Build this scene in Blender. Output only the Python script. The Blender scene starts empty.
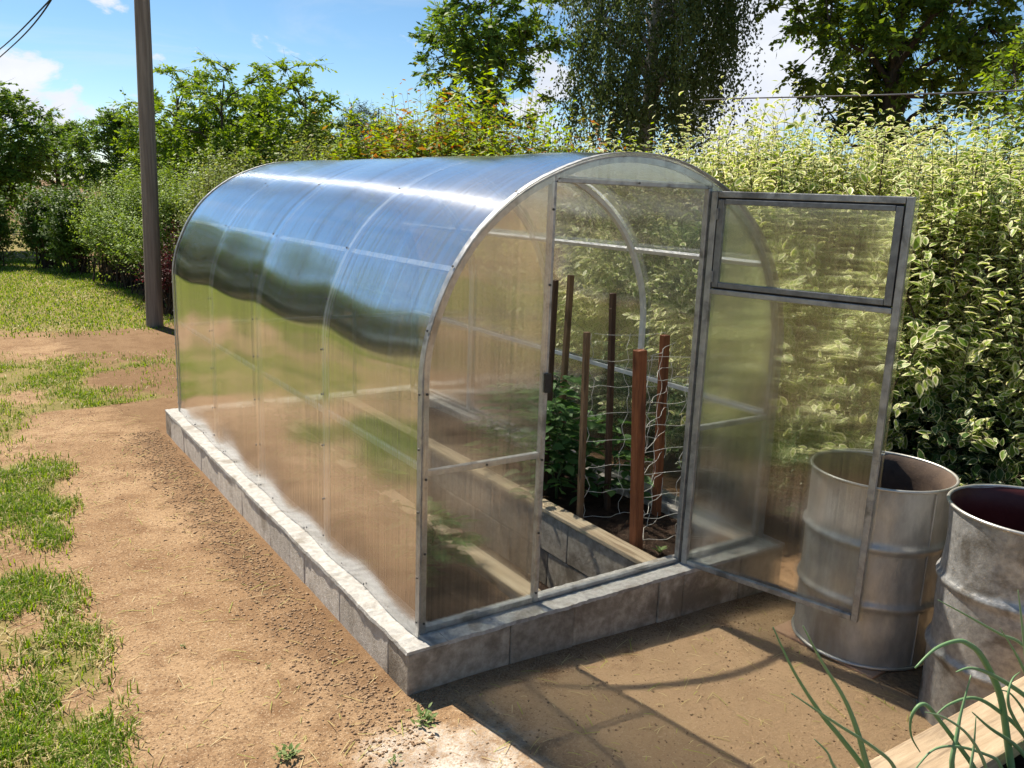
import bpy, math, random
import numpy as np
from mathutils import Vector, Matrix

rng = np.random.default_rng(7)
random.seed(7)
sc = bpy.context.scene
col = sc.collection
rad = math.radians

# ------------------------------------------------------------------ camera
# z = 0 is the top of the concrete foundation, the yard lies about 0.2 m lower
F_PX = 856.29
CAM = np.array([-1.4826, -2.8026, 1.7579])
YAW, PITCH, ROLL = 0.5946, -0.2194, 0.0375
cy_, sy_, cp_, sp_ = math.cos(YAW), math.sin(YAW), math.cos(PITCH), math.sin(PITCH)
FWD = np.array([sy_*cp_, cy_*cp_, sp_])
RT0 = np.array([cy_, -sy_, 0.0])
UP0 = np.cross(RT0, FWD)
RT = math.cos(ROLL)*RT0 + math.sin(ROLL)*UP0
UP = -math.sin(ROLL)*RT0 + math.cos(ROLL)*UP0
cam_d = bpy.data.cameras.new('camera')
cam = bpy.data.objects.new('camera', cam_d)
col.objects.link(cam)
cam.matrix_world = Matrix(((RT[0], UP[0], -FWD[0], CAM[0]), (RT[1], UP[1], -FWD[1], CAM[1]),
                           (RT[2], UP[2], -FWD[2], CAM[2]), (0, 0, 0, 1)))
cam_d.sensor_width = 36
cam_d.lens = 36*F_PX/1024
cam_d.clip_start = 0.05
cam_d.clip_end = 2000
sc.camera = cam

def ray(px, py): return FWD + RT*(px-512)/F_PX - UP*(py-384)/F_PX
def on_y(px, py, y): d = ray(px, py); return CAM + d*(y-CAM[1])/d[1]
def on_z(px, py, z): d = ray(px, py); return CAM + d*(z-CAM[2])/d[2]
def at_d(px, py, dist): d = ray(px, py); return CAM + d*dist

# ------------------------------------------------------------------ light
SUN_AZ, SUN_EL = rad(-10), rad(53)
S = Vector((math.sin(SUN_AZ)*math.cos(SUN_EL), math.cos(SUN_AZ)*math.cos(SUN_EL), math.sin(SUN_EL)))
sun_d = bpy.data.lights.new('sun', 'SUN')
sun_d.energy = 5.0
sun_d.angle = rad(0.53)
sun_d.color = (1.0, 0.91, 0.77)
sun = bpy.data.objects.new('sun', sun_d)
sun.rotation_euler = (-S).to_track_quat('-Z', 'Y').to_euler()
sun.location = (-3, 10, 14)
col.objects.link(sun)

world = bpy.data.worlds.new('World')
sc.world = world
world.use_nodes = True
wt = world.node_tree
wt.nodes.clear()
def N(t, typ, **kw):
    n = t.nodes.new(typ)
    for k, v in kw.items():
        if k == 'inp':
            for a, b in v.items(): n.inputs[a].default_value = b
        else: setattr(n, k, v)
    return n
def L(t, a, b): t.links.new(a, b)
def mth(t, op, a, b=None, clamp=False):
    n = N(t, 'ShaderNodeMath', operation=op, use_clamp=clamp)
    for i, v in enumerate((a, b)):
        if v is None: continue
        if isinstance(v, (int, float)): n.inputs[i].default_value = v
        else: L(t, v, n.inputs[i])
    return n.outputs[0]
def mapr(t, v, a, b, c=0.0, d=1.0, smooth=True):
    n = N(t, 'ShaderNodeMapRange', interpolation_type='SMOOTHSTEP' if smooth else 'LINEAR')
    n.inputs['From Min'].default_value = a; n.inputs['From Max'].default_value = b
    n.inputs['To Min'].default_value = c; n.inputs['To Max'].default_value = d
    L(t, v, n.inputs['Value'])
    return n.outputs['Result']
def mixc(t, f, a, b, blend='MIX'):
    n = N(t, 'ShaderNodeMix', data_type='RGBA', blend_type=blend)
    if isinstance(f, (int, float)): n.inputs[0].default_value = f
    else: L(t, f, n.inputs[0])
    for i, v in ((6, a), (7, b)):
        if isinstance(v, tuple): n.inputs[i].default_value = (v[0], v[1], v[2], 1)
        else: L(t, v, n.inputs[i])
    return n.outputs[2]
def noise(t, vec, scale, detail=4, rough=0.55, dist=0.0):
    n = N(t, 'ShaderNodeTexNoise', inp={'Scale': scale, 'Detail': detail, 'Roughness': rough, 'Distortion': dist})
    if vec is not None: L(t, vec, n.inputs['Vector'])
    return n.outputs['Fac']

sky = N(wt, 'ShaderNodeTexSky', sky_type='NISHITA', sun_disc=False)
sky.sun_elevation = SUN_EL
sky.sun_rotation = SUN_AZ
sky.air_density = 1.0
sky.dust_density = 0.0
sky.ozone_density = 3.0
sky.altitude = 1800
tc = N(wt, 'ShaderNodeTexCoord')
dirv = tc.outputs['Generated']
mp = N(wt, 'ShaderNodeMapping'); mp.inputs['Scale'].default_value = (1, 1, 1.9)
L(wt, dirv, mp.inputs['Vector'])
n1 = noise(wt, mp.outputs[0], 13, 9, 0.6, 0.3)
n2 = noise(wt, mp.outputs[0], 1.7, 3, 0.5)
dens = mth(wt, 'ADD', mth(wt, 'MULTIPLY', n1, 0.95), mth(wt, 'MULTIPLY', n2, 0.28))
# cumulus banks that stand over the trees
for (px, py, w, a) in ((30, 97, .045, .25), (-25, 88, .04, .2), (85, 118, .03, .14), (115, 62, .02, .12), (775, 85, .09, .30), (765, 15, .06, .24), (720, 120, .07, .2), (540, 105, .05, .22), (555, 65, .04, .2), (100, 3, .022, .16)):
    d = ray(px, py); d = d/np.linalg.norm(d)
    vm = N(wt, 'ShaderNodeVectorMath', operation='DISTANCE')
    nrmz = N(wt, 'ShaderNodeVectorMath', operation='NORMALIZE')
    L(wt, dirv, nrmz.inputs[0]); L(wt, nrmz.outputs[0], vm.inputs[0])
    vm.inputs[1].default_value = tuple(d)
    dens = mth(wt, 'ADD', dens, mapr(wt, vm.outputs['Value'], 0.0, w*1.5, a, 0.0))
cum = mapr(wt, dens, 0.74, 0.86)
mp2 = N(wt, 'ShaderNodeMapping'); mp2.inputs['Scale'].default_value = (1, 1, 5.5); mp2.inputs['Rotation'].default_value = (0.12, 0.2, 0.3)
L(wt, dirv, mp2.inputs['Vector'])
cir = mapr(wt, noise(wt, mp2.outputs[0], 2.6, 7, 0.6, 0.6), 0.5, 0.85, 0.0, 0.5)
cld = mth(wt, 'MAXIMUM', cum, cir)
ccol = mixc(wt, noise(wt, mp.outputs[0], 9, 6, 0.6), (4.6, 5.2, 6.4), (8.6, 8.7, 8.9))
shs = N(wt, 'ShaderNodeHueSaturation'); shs.inputs['Saturation'].default_value = 1.08; shs.inputs['Hue'].default_value = .492
L(wt, sky.outputs['Color'], shs.inputs['Color'])
skyc = mixc(wt, cld, shs.outputs['Color'], ccol)
bg = N(wt, 'ShaderNodeBackground'); bg.inputs['Strength'].default_value = 0.07
wo = N(wt, 'ShaderNodeOutputWorld')
L(wt, skyc, bg.inputs['Color']); L(wt, bg.outputs[0], wo.inputs['Surface'])

vs = sc.view_settings
vs.view_transform = 'Standard'; vs.look = 'None'; vs.exposure = 0.9; vs.gamma = 1.0; vs.use_curve_mapping = False
sc.cycles.max_bounces = 14
sc.cycles.transparent_max_bounces = 24
sc.cycles.transmission_bounces = 10
sc.cycles.glossy_bounces = 5
sc.cycles.diffuse_bounces = 4
sc.cycles.sample_clamp_indirect = 6

# ------------------------------------------------------------------ materials
def newmat(name):
    m = bpy.data.materials.new(name); m.use_nodes = True
    t = m.node_tree; t.nodes.clear()
    o = N(t, 'ShaderNodeOutputMaterial')
    return m, t, o
def objco(t): return N(t, 'ShaderNodeTexCoord').outputs['Object']
def geopos(t): return N(t, 'ShaderNodeNewGeometry').outputs['Position']

def surf(name, c1, c2, scale=8, rough=0.8, metal=0.0, bump=0.3, bscale=40, c3=None, s3=2.5, spec=0.3, stretch=None, rnd=0.0, world_co=False, bdist=0.01, rvar=0.0):
    m, t, o = newmat(name)
    v = geopos(t) if world_co else objco(t)
    if stretch:
        mp = N(t, 'ShaderNodeMapping'); mp.inputs['Scale'].default_value = stretch
        L(t, v, mp.inputs['Vector']); v = mp.outputs[0]
    c = mixc(t, mapr(t, noise(t, v, scale, 8, 0.65), 0.3, 0.7), c1, c2)
    if c3: c = mixc(t, mapr(t, noise(t, v, s3, 6, 0.6, 0.4), 0.5, 0.68), c, c3)
    if rnd:
        oi = N(t, 'ShaderNodeObjectInfo')
        hsv = N(t, 'ShaderNodeHueSaturation')
        L(t, mth(t, 'ADD', mth(t, 'MULTIPLY', oi.outputs['Random'], 2*rnd), 1-rnd), hsv.inputs['Value'])
        L(t, c, hsv.inputs['Color']); c = hsv.outputs['Color']
    p = N(t, 'ShaderNodeBsdfPrincipled')
    p.inputs['Metallic'].default_value = metal
    p.inputs['Specular IOR Level'].default_value = spec
    L(t, c, p.inputs['Base Color'])
    if rvar: L(t, mapr(t, noise(t, v, scale*1.7, 5), .3, .7, rough-rvar, rough+rvar), p.inputs['Roughness'])
    else: p.inputs['Roughness'].default_value = rough
    if bump:
        b = N(t, 'ShaderNodeBump'); b.inputs['Strength'].default_value = bump; b.inputs['Distance'].default_value = bdist
        L(t, noise(t, v, bscale, 9, 0.7), b.inputs['Height']); L(t, b.outputs[0], p.inputs['Normal'])
    L(t, p.outputs[0], o.inputs['Surface'])
    return m

def leafmat(name, cols, margin=None, trans=0.42, mlim=(0.25, 0.42), rough=0.55, tc_boost=1.25):
    """UV.x = random per leaf, UV.y = 0 on the leaf margin and 1 on the midrib"""
    m, t, o = newmat(name)
    uv = N(t, 'ShaderNodeUVMap'); sx = N(t, 'ShaderNodeSeparateXYZ'); L(t, uv.outputs[0], sx.inputs[0])
    cr = N(t, 'ShaderNodeValToRGB')
    el = cr.color_ramp.elements
    while len(el) < len(cols): el.new(0.5)
    for i, c in enumerate(cols):
        el[i].position = i/(len(cols)-1) if len(cols) > 1 else 0
        el[i].color = (*c, 1)
    L(t, sx.outputs['X'], cr.inputs[0]); c = cr.outputs['Color']
    if margin:
        v = mth(t, 'ADD', sx.outputs['Y'], mth(t, 'MULTIPLY', mth(t, 'SUBTRACT', noise(t, objco(t), 60, 3), 0.5), 0.5))
        thr = mth(t, 'SUBTRACT', v, mth(t, 'MULTIPLY', mth(t, 'SUBTRACT', sx.outputs['X'], 0.5), 0.5))
        c = mixc(t, mapr(t, thr, mlim[0], mlim[1]), margin, c)
    p = N(t, 'ShaderNodeBsdfPrincipled'); p.inputs['Roughness'].default_value = rough
    p.inputs['Specular IOR Level'].default_value = 0.22
    L(t, c, p.inputs['Base Color'])
    tr = N(t, 'ShaderNodeBsdfTranslucent')
    hs = N(t, 'ShaderNodeHueSaturation'); hs.inputs['Saturation'].default_value = 1.15; hs.inputs['Value'].default_value = tc_boost
    hs.inputs['Hue'].default_value = 0.485
    L(t, c, hs.inputs['Color']); L(t, hs.outputs[0], tr.inputs['Color'])
    mx = N(t, 'ShaderNodeMixShader'); mx.inputs[0].default_value = trans
    L(t, p.outputs[0], mx.inputs[1]); L(t, tr.outputs[0], mx.inputs[2])
    L(t, mx.outputs[0], o.inputs['Surface'])
    return m

def polycarb(name, axis, transp=0.34, blur=0.40, haze=0.10, walls=7.0):
    """twin-wall sheet: flutes a few mm apart spread light across them, along one axis only"""
    m, t, o = newmat(name)
    co = objco(t); sx = N(t, 'ShaderNodeSeparateXYZ'); L(t, co, sx.inputs[0])
    u = sx.outputs[axis]
    tv = N(t, 'ShaderNodeVectorTransform', vector_type='VECTOR', convert_from='OBJECT', convert_to='WORLD')
    tv.inputs[0].default_value = (1, 0, 0) if axis == 'X' else (0, 1, 0)
    g = N(t, 'ShaderNodeNewGeometry')
    s1 = mth(t, 'SINE', mth(t, 'MULTIPLY', u, 2*math.pi/0.0033))
    s2 = mth(t, 'SINE', mth(t, 'MULTIPLY', u, 2*math.pi/0.00071))
    def pert(a, b):
        tilt = mth(t, 'ADD', mth(t, 'MULTIPLY', s1, a), mth(t, 'MULTIPLY', mth(t, 'POWER', s2, 3.0), b))
        sc_ = N(t, 'ShaderNodeVectorMath', operation='SCALE'); L(t, tv.outputs[0], sc_.inputs[0]); L(t, tilt, sc_.inputs['Scale'])
        ad = N(t, 'ShaderNodeVectorMath', operation='ADD'); L(t, g.outputs['Normal'], ad.inputs[0]); L(t, sc_.outputs[0], ad.inputs[1])
        nn = N(t, 'ShaderNodeVectorMath', operation='NORMALIZE'); L(t, ad.outputs[0], nn.inputs[0])
        return nn.outputs[0]
    # fine lines along the flutes
    mp = N(t, 'ShaderNodeMapping')
    mp.inputs['Scale'].default_value = (90, 90, 1.2) if axis == 'X' else (1.2, 90, 1.2)
    L(t, co, mp.inputs['Vector'])
    lines = noise(t, mp.outputs[0], 1.0, 3, 0.6)
    dirt = noise(t, co, 3.5, 6, 0.6)
    # reflection of the four walls of the sheet
    fr = N(t, 'ShaderNodeFresnel')
    # the sheet is thin: both of its faces meet air, so both reflect alike
    L(t, mth(t, 'ADD', mth(t, 'MULTIPLY', g.outputs['Backfacing'], 1/1.58-1.58), 1.58), fr.inputs['IOR'])
    r = fr.outputs[0]
    wn = mapr(t, r, .06, .14, 3.2, walls)
    rt = mth(t, 'DIVIDE', mth(t, 'MULTIPLY', r, wn), mth(t, 'ADD', mth(t, 'MULTIPLY', r, mth(t, 'SUBTRACT', wn, 1.0)), 1.0))
    mp3 = N(t, 'ShaderNodeMapping'); mp3.inputs['Scale'].default_value = (85, 85, .3) if axis == 'X' else (.3, 85, .3)
    L(t, co, mp3.inputs['Vector'])
    rib = noise(t, mp3.outputs[0], 1.0, 2, 0.7)
    rt = mth(t, 'MULTIPLY', rt, mapr(t, rib, .3, .7, .58, 1.3, False), True)
    gl = N(t, 'ShaderNodeBsdfGlossy'); gl.inputs['Roughness'].default_value = 0.11
    gl.inputs['Color'].default_value = (.96, .97, 1.0, 1)
    L(t, pert(0.035, 0.03), gl.inputs['Normal'])
    gw = N(t, 'ShaderNodeBsdfGlossy'); gw.inputs['Roughness'].default_value = 0.2
    L(t, pert(0.16, 0.40), gw.inputs['Normal'])
    glm = N(t, 'ShaderNodeMixShader'); glm.inputs[0].default_value = 0.04
    L(t, gl.outputs[0], glm.inputs[1]); L(t, gw.outputs[0], glm.inputs[2])
    rf = N(t, 'ShaderNodeBsdfRefraction'); rf.inputs['IOR'].default_value = 1.07; rf.inputs['Roughness'].default_value = 0.02
    rf.inputs['Color'].default_value = (.93, .95, .93, 1)
    L(t, pert(0.45, 0.25), rf.inputs['Normal'])
    tp = N(t, 'ShaderNodeBsdfTransparent'); tp.inputs['Color'].default_value = (.95, .97, .95, 1)
    a1 = N(t, 'ShaderNodeMixShader'); a1.inputs[0].default_value = transp/(transp+blur)
    L(t, rf.outputs[0], a1.inputs[1]); L(t, tp.outputs[0], a1.inputs[2])
    df = N(t, 'ShaderNodeBsdfDiffuse'); df.inputs['Color'].default_value = (.80, .80, .77, 1)
    tl = N(t, 'ShaderNodeBsdfTranslucent'); tl.inputs['Color'].default_value = (.80, .80, .77, 1)
    hz = N(t, 'ShaderNodeMixShader'); hz.inputs[0].default_value = 0.62
    L(t, df.outputs[0], hz.inputs[1]); L(t, tl.outputs[0], hz.inputs[2])
    a2 = N(t, 'ShaderNodeMixShader')
    L(t, mth(t, 'MULTIPLY', mapr(t, mth(t, 'ADD', mth(t, 'MULTIPLY', lines, .7), mth(t, 'MULTIPLY', dirt, .6)), .35, .95, 0.45, 1.6, False), haze), a2.inputs[0])
    L(t, a1.outputs[0], a2.inputs[1]); L(t, hz.outputs[0], a2.inputs[2])
    a3 = N(t, 'ShaderNodeMixShader')
    L(t, rt, a3.inputs[0]); L(t, a2.outputs[0], a3.inputs[1]); L(t, glm.outputs[0], a3.inputs[2])
    L(t, a3.outputs[0], o.inputs['Surface'])
    return m

M = {}
M['poly_side'] = polycarb('polycarbonate_roof', 'Y', 0.52, 0.38, 0.08, 12.0)
M['poly_front'] = polycarb('polycarbonate_front', 'X', 0.36, 0.54, 0.018, 3.2)
M['steel'] = surf('galvanised_steel', (.27, .275, .275), (.42, .425, .42), 22, .42, .55, .15, 120, c3=(.16, .16, .155), s3=7, spec=.5, rvar=.1)
M['steel_sunlit'] = surf('sunlit_galvanised_tube', (.62, .63, .64), (.74, .75, .76), 22, .5, .15, .15, 120, c3=(.54, .54, .53), s3=7, spec=.5, rvar=.1)  # brighter copy of the frame steel, sunlight on arches and purlins in its colour
M['steel_dark'] = surf('dull_steel', (.16, .165, .17), (.25, .26, .26), 22, .5, .6, .15, 120, spec=.5, rvar=.1)
M['screw'] = surf('screw_steel', (.05, .05, .05), (.12, .12, .12), 60, .5, .7, 0)
M['black'] = surf('black_plastic', (.015, .015, .015), (.03, .03, .03), 40, .5, 0, .1)
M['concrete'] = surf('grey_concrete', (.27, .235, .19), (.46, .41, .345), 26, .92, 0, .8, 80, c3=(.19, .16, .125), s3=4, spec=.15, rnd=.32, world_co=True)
M['concrete_sunlit'] = surf('sunlit_grey_concrete', (.50, .45, .38), (.70, .645, .57), 26, .92, 0, .8, 80, c3=(.38, .33, .27), s3=4, spec=.15, rnd=.14, world_co=True)  # paler copy of the block concrete, grazing sun on the left face painted in
M['cap'] = surf('cement_screed', (.34, .325, .30), (.50, .485, .455), 30, .9, 0, .8, 70, c3=(.27, .245, .21), s3=6, spec=.2, world_co=True)
M['soil'] = surf('dark_garden_soil', (.022, .014, .010), (.06, .038, .026), 16, .95, 0, .9, 60, spec=.1, world_co=True, bdist=.02)
M['bark'] = surf('bark', (.05, .038, .028), (.11, .09, .07), 14, .9, 0, .8, 50, spec=.1, stretch=(1, 1, .25))
M['birch'] = surf('birch_bark', (.30, .29, .27), (.45, .44, .42), 6, .85, 0, .4, 40, c3=(.04, .04, .04), s3=4, spec=.1)
M['twig'] = surf('twigs', (.045, .032, .022), (.09, .06, .04), 20, .85, 0, 0)
M['stem_green'] = surf('green_stem', (.06, .10, .03), (.09, .14, .05), 20, .6, 0, 0)
M['pole'] = surf('weathered_pole', (.17, .14, .118), (.29, .245, .21), 10, .9, 0, .8, 34, c3=(.13, .105, .09), s3=3, spec=.12, stretch=(3, 3, .12))
M['board'] = surf('planed_board', (.36, .26, .165), (.52, .40, .27), 6, .78, 0, .4, 60, c3=(.24, .175, .115), s3=3.5, stretch=(.6, 7, 7), spec=.2, world_co=True)
M['board_y'] = surf('bed_board', (.33, .26, .17), (.46, .38, .27), 5, .8, 0, .3, 40, c3=(.22, .16, .10), s3=3, stretch=(9, .5, 9), spec=.2, world_co=True)
M['plank_red'] = surf('brown_plank', (.38, .22, .14), (.50, .33, .22), 7, .85, 0, .4, 40, c3=(.15, .09, .06), s3=4, spec=.15, world_co=True)
M['stake_red'] = surf('brown_stained_stake', (.17, .055, .022), (.26, .095, .04), 9, .6, 0, .3, 40, c3=(.10, .035, .018), s3=6, stretch=(6, 6, .5), spec=.3)
M['stake_dark'] = surf('dark_stake', (.05, .028, .018), (.09, .05, .03), 9, .7, 0, .3, 40, stretch=(6, 6, .5))
M['stake_brown'] = surf('old_wood_stake', (.14, .085, .045), (.24, .15, .085), 9, .75, 0, .4, 40, c3=(.08, .05, .03), s3=6, stretch=(6, 6, .5))
M['net'] = surf('white_twine', (.62, .60, .54), (.75, .73, .68), 20, .7, 0, 0)
M['cable'] = surf('black_cable', (.02, .02, .022), (.03, .03, .032), 20, .6, 0, 0)
M['cable_grey'] = surf('grey_cable', (.16, .16, .17), (.22, .22, .23), 20, .6, .3, 0)
M['barrel'] = surf('weathered_zinc', (.32, .32, .31), (.50, .495, .48), 10, .46, .5, .2, 90, c3=(.27, .245, .21), s3=3.0, spec=.5, rvar=.12, stretch=(1, 1, .45))
M['barrel_grey'] = surf('mottled_zinc', (.27, .27, .265), (.46, .455, .445), 34, .44, .5, .25, 110, c3=(.16, .145, .125), s3=6, spec=.5, rvar=.14)
M['barrel_rim'] = surf('bare_rim', (.42, .41, .38), (.58, .57, .54), 14, .4, .7, .1, 90, spec=.5)
M['barrel_in'] = surf('rusty_interior', (.07, .05, .04), (.13, .09, .065), 6, .8, .1, .2, 60, c3=(.05, .035, .03), s3=3)
M['barrel_maroon'] = surf('maroon_paint', (.06, .012, .012), (.085, .02, .018), 6, .45, 0, .1, 60)
M['onion'] = leafmat('onion_leaf', [(.16, .29, .13), (.27, .40, .22)], trans=.15, rough=.4)
M['dogwood'] = leafmat('variegated_leaf', [(.12, .21, .03), (.24, .35, .05), (.38, .48, .09)], margin=(.92, .88, .55), trans=.42, mlim=(.04, .62), rough=.4, tc_boost=1.1)
M['dogwood_green'] = leafmat('green_shoot_leaf', [(.10, .20, .03), (.20, .32, .05)], trans=.42, rough=.4)
M['redshrub'] = leafmat('bronze_green_leaf', [(.42, .12, .05), (.30, .17, .05), (.20, .31, .03), (.32, .46, .05), (.50, .60, .08)], trans=.45)
M['privet'] = leafmat('mid_green_leaf', [(.055, .10, .025), (.10, .16, .035), (.17, .23, .06)], trans=.4)
M['clipped'] = leafmat('yew_green_leaf', [(.06, .12, .022), (.12, .20, .035)], trans=.35)
M['greyshrub'] = leafmat('grey_green_leaf', [(.12, .21, .04), (.22, .34, .06), (.40, .50, .13)], trans=.4)
M['barberry'] = leafmat('purple_leaf', [(.07, .012, .018), (.14, .03, .03)], trans=.35)
M['spirea'] = leafmat('olive_brown_leaf', [(.15, .13, .04), (.17, .24, .05), (.28, .36, .08), (.34, .24, .11)], trans=.4)
M['walnut'] = leafmat('tree_leaf', [(.07, .14, .025), (.13, .23, .04), (.23, .33, .06)], trans=.4)
M['birchleaf'] = leafmat('birch_leaf', [(.045, .075, .024), (.085, .125, .04), (.15, .20, .065)], trans=.4)
M['ash'] = leafmat('dark_tree_leaf', [(.055, .105, .02), (.11, .18, .03), (.22, .31, .05)], trans=.5)
M['lime'] = leafmat('bright_tree_leaf', [(.10, .18, .028), (.19, .30, .04), (.31, .42, .07)], trans=.42)
M['conifer'] = leafmat('conifer_needles', [(.035, .065, .03), (.07, .11, .05)], trans=.2)
M['tomato'] = leafmat('tomato_leaf', [(.05, .12, .035), (.10, .19, .055)], trans=.4)
M['grass'] = leafmat('grass_blade', [(.09, .17, .02), (.17, .28, .03), (.27, .39, .05), (.46, .40, .16), (.62, .52, .30)], trans=.38, rough=.5)
M['weed'] = leafmat('weed_leaf', [(.14, .22, .06), (.24, .31, .12)], trans=.35)
M['pebble'] = surf('clods', (.13, .08, .045), (.46, .32, .20), 160, .95, 0, 0, spec=.1, world_co=True, c3=(.20, .125, .075), s3=30)

# ------------------------------------------------------------------ mesh helpers
class MB:
    def __init__(s): s.v = []; s.f = []
    def add(s, v, f):
        o = len(s.v); s.v += [tuple(map(float, p)) for p in v]; s.f += [tuple(i+o for i in q) for q in f]; return s
    def box(s, x0, x1, y0, y1, z0, z1, j=0.0):
        v = [(x, y, z) for z in (z0, z1) for y in (y0, y1) for x in (x0, x1)]
        if j: v = [tuple(c+random.uniform(-j, j) for c in p) for p in v]
        return s.add(v, [(0, 2, 3, 1), (4, 5, 7, 6), (0, 1, 5, 4), (2, 6, 7, 3), (0, 4, 6, 2), (1, 3, 7, 5)])
    def bar(s, p0, p1, w, d, side=(1, 0, 0)):
        p0 = Vector(p0); p1 = Vector(p1); t = (p1-p0).normalized()
        a = Vector(side); a = (a - t*a.dot(t)).normalized(); b = t.cross(a)
        v = [p + a*(i*w/2) + b*(k*d/2) for p in (p0, p1) for i, k in ((-1, -1), (1, -1), (1, 1), (-1, 1))]
        return s.add(v, [(3, 2, 1, 0), (4, 5, 6, 7)] + [(i, (i+1) % 4, 4+(i+1) % 4, 4+i) for i in range(4)])
    def tube(s, pts, rads, n=6, cap=True):
        pts = [Vector(p) for p in pts]; vs_ = []; fs = []
        if isinstance(rads, (int, float)): rads = [rads]*len(pts)
        a = None
        for i, p in enumerate(pts):
            t = (pts[min(i+1, len(pts)-1)] - pts[max(i-1, 0)])
            t = t.normalized() if t.length > 1e-9 else Vector((0, 0, 1))
            if a is None: a = t.orthogonal().normalized()
            a = (a - t*a.dot(t)); a = a.normalized() if a.length > 1e-6 else t.orthogonal().normalized()
            b = t.cross(a)
            for k in range(n):
                an = 2*math.pi*k/n
                vs_.append(p + (a*math.cos(an) + b*math.sin(an))*rads[i])
        for i in range(len(pts)-1):
            for k in range(n): fs.append((i*n+k, i*n+(k+1) % n, (i+1)*n+(k+1) % n, (i+1)*n+k))
        if cap: fs += [tuple(range(n-1, -1, -1)), tuple((len(pts)-1)*n+k for k in range(n))]
        return s.add(vs_, fs)
    def lathe(s, prof, n=64):
        v = [(r*math.cos(2*math.pi*k/n), r*math.sin(2*math.pi*k/n), z) for r, z in prof for k in range(n)]
        return s.add(v, [(i*n+k, i*n+(k+1) % n, (i+1)*n+(k+1) % n, (i+1)*n+k) for i in range(len(prof)-1) for k in range(n)])
    def mesh(s, name, mat, smooth=False):
        me = bpy.data.meshes.new(name); me.from_pydata(s.v, [], s.f); me.update()
        if mat: me.materials.append(mat)
        if smooth: me.polygons.foreach_set('use_smooth', [True]*len(me.polygons))
        return me
    def build(s, name, mat, parent=None, smooth=False, loc=(0, 0, 0)):
        return link(name, s.mesh(name, mat, smooth), parent, loc)

def link(name, me, parent=None, loc=(0, 0, 0), rz=0.0):
    o = bpy.data.objects.new(name, me); col.objects.link(o); o.location = loc; o.rotation_euler = (0, 0, rz)
    if parent: o.parent = parent
    return o
def tag(o, label=None, cat=None, group=None, kind=None):
    if label: o['label'] = label
    if cat: o['category'] = cat
    if group: o['group'] = group
    if kind: o['kind'] = kind
    return o
def thing(name, label, cat, loc=(0, 0, 0), rz=0.0, group=None):
    return tag(link(name, None, None, loc, rz), label, cat, group)
def bevel(o, w=.004, seg=2):
    m = o.modifiers.new('bevel', 'BEVEL'); m.width = w; m.segments = seg; m.limit_method = 'ANGLE'
    return o
def copy_tree(o, parent=None):
    c = o.copy(); col.objects.link(c); c.parent = parent
    for ch in list(o.children): copy_tree(ch, c)
    return c

def unit(a): return a/np.maximum(np.linalg.norm(a, axis=-1, keepdims=True), 1e-9)
def fast_mesh(name, verts, quads_or_tris, nper, mat, uv=None, smooth=False):
    """verts (N,3); faces (K,nper) int"""
    me = bpy.data.meshes.new(name)
    k = len(quads_or_tris)
    me.vertices.add(len(verts)); me.vertices.foreach_set('co', np.ascontiguousarray(verts, dtype=np.float32).ravel())
    me.loops.add(k*nper); me.loops.foreach_set('vertex_index', np.ascontiguousarray(quads_or_tris, dtype=np.int32).ravel())
    me.polygons.add(k); me.polygons.foreach_set('loop_start', np.arange(0, k*nper, nper, dtype=np.int32))
    if smooth: me.polygons.foreach_set('use_smooth', np.ones(k, dtype=bool))
    me.update(calc_edges=True)
    if uv is not None:
        ul = me.uv_layers.new(name='UVMap')
        ul.data.foreach_set('uv', np.ascontiguousarray(uv[np.asarray(quads_or_tris).ravel()], dtype=np.float32).ravel())
    me.materials.append(mat)
    return me

def leaf_mesh(name, P, T, Nn, Ln, wr, mat, rnd=None, fine=False, fold=.12, droop=.1, r=rng):
    n = len(P); T = unit(T); Nn = unit(Nn - T*(Nn*T).sum(1, keepdims=True)); Sd = np.cross(T, Nn)
    Ln = np.asarray(Ln)[:, None]; W = Ln*wr*.5
    if rnd is None: rnd = r.random(n)
    if fine:
        dr = (droop*(.2+2.6*r.random(n)))[:, None]; fo = (fold*(.3+2.2*r.random(n)))[:, None]
        def pt(a, w): return P+T*Ln*a+Sd*W*w+Nn*(W*fo*2*abs(w)-Ln*dr*a*a)
        V = np.stack([P, pt(.22, .72), pt(.46, 1.0), pt(.74, .66), pt(1.0, 0), pt(.74, -.66), pt(.46, -1.0), pt(.22, -.72), pt(.30, 0), pt(.66, 0)], 1).reshape(-1, 3)
        b = (np.arange(n)*10)[:, None]
        tri = [(0, 1, 8), (1, 2, 8), (2, 9, 8), (2, 3, 9), (3, 4, 9), (4, 5, 9), (5, 6, 9), (6, 8, 9), (6, 7, 8), (7, 0, 8)]
        Fc = np.concatenate([b+np.array([t_]) for t_ in tri], 0)
        uv = np.stack([np.repeat(rnd, 10), np.tile(np.array([0]*8+[1.0, 1.0]), n)], 1)
        return fast_mesh(name, V, Fc, 3, mat, uv, smooth=True)
    V = np.stack([P, P+T*Ln*.45+Sd*W, P+T*Ln-Nn*Ln*droop, P+T*Ln*.45-Sd*W], 1).reshape(-1, 3)
    Fc = (np.arange(n)*4)[:, None]+np.array([[0, 1, 2, 3]])
    uv = np.stack([np.repeat(rnd, 4), np.full(4*n, .5)], 1)
    return fast_mesh(name, V, Fc, 4, mat, uv)

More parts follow.
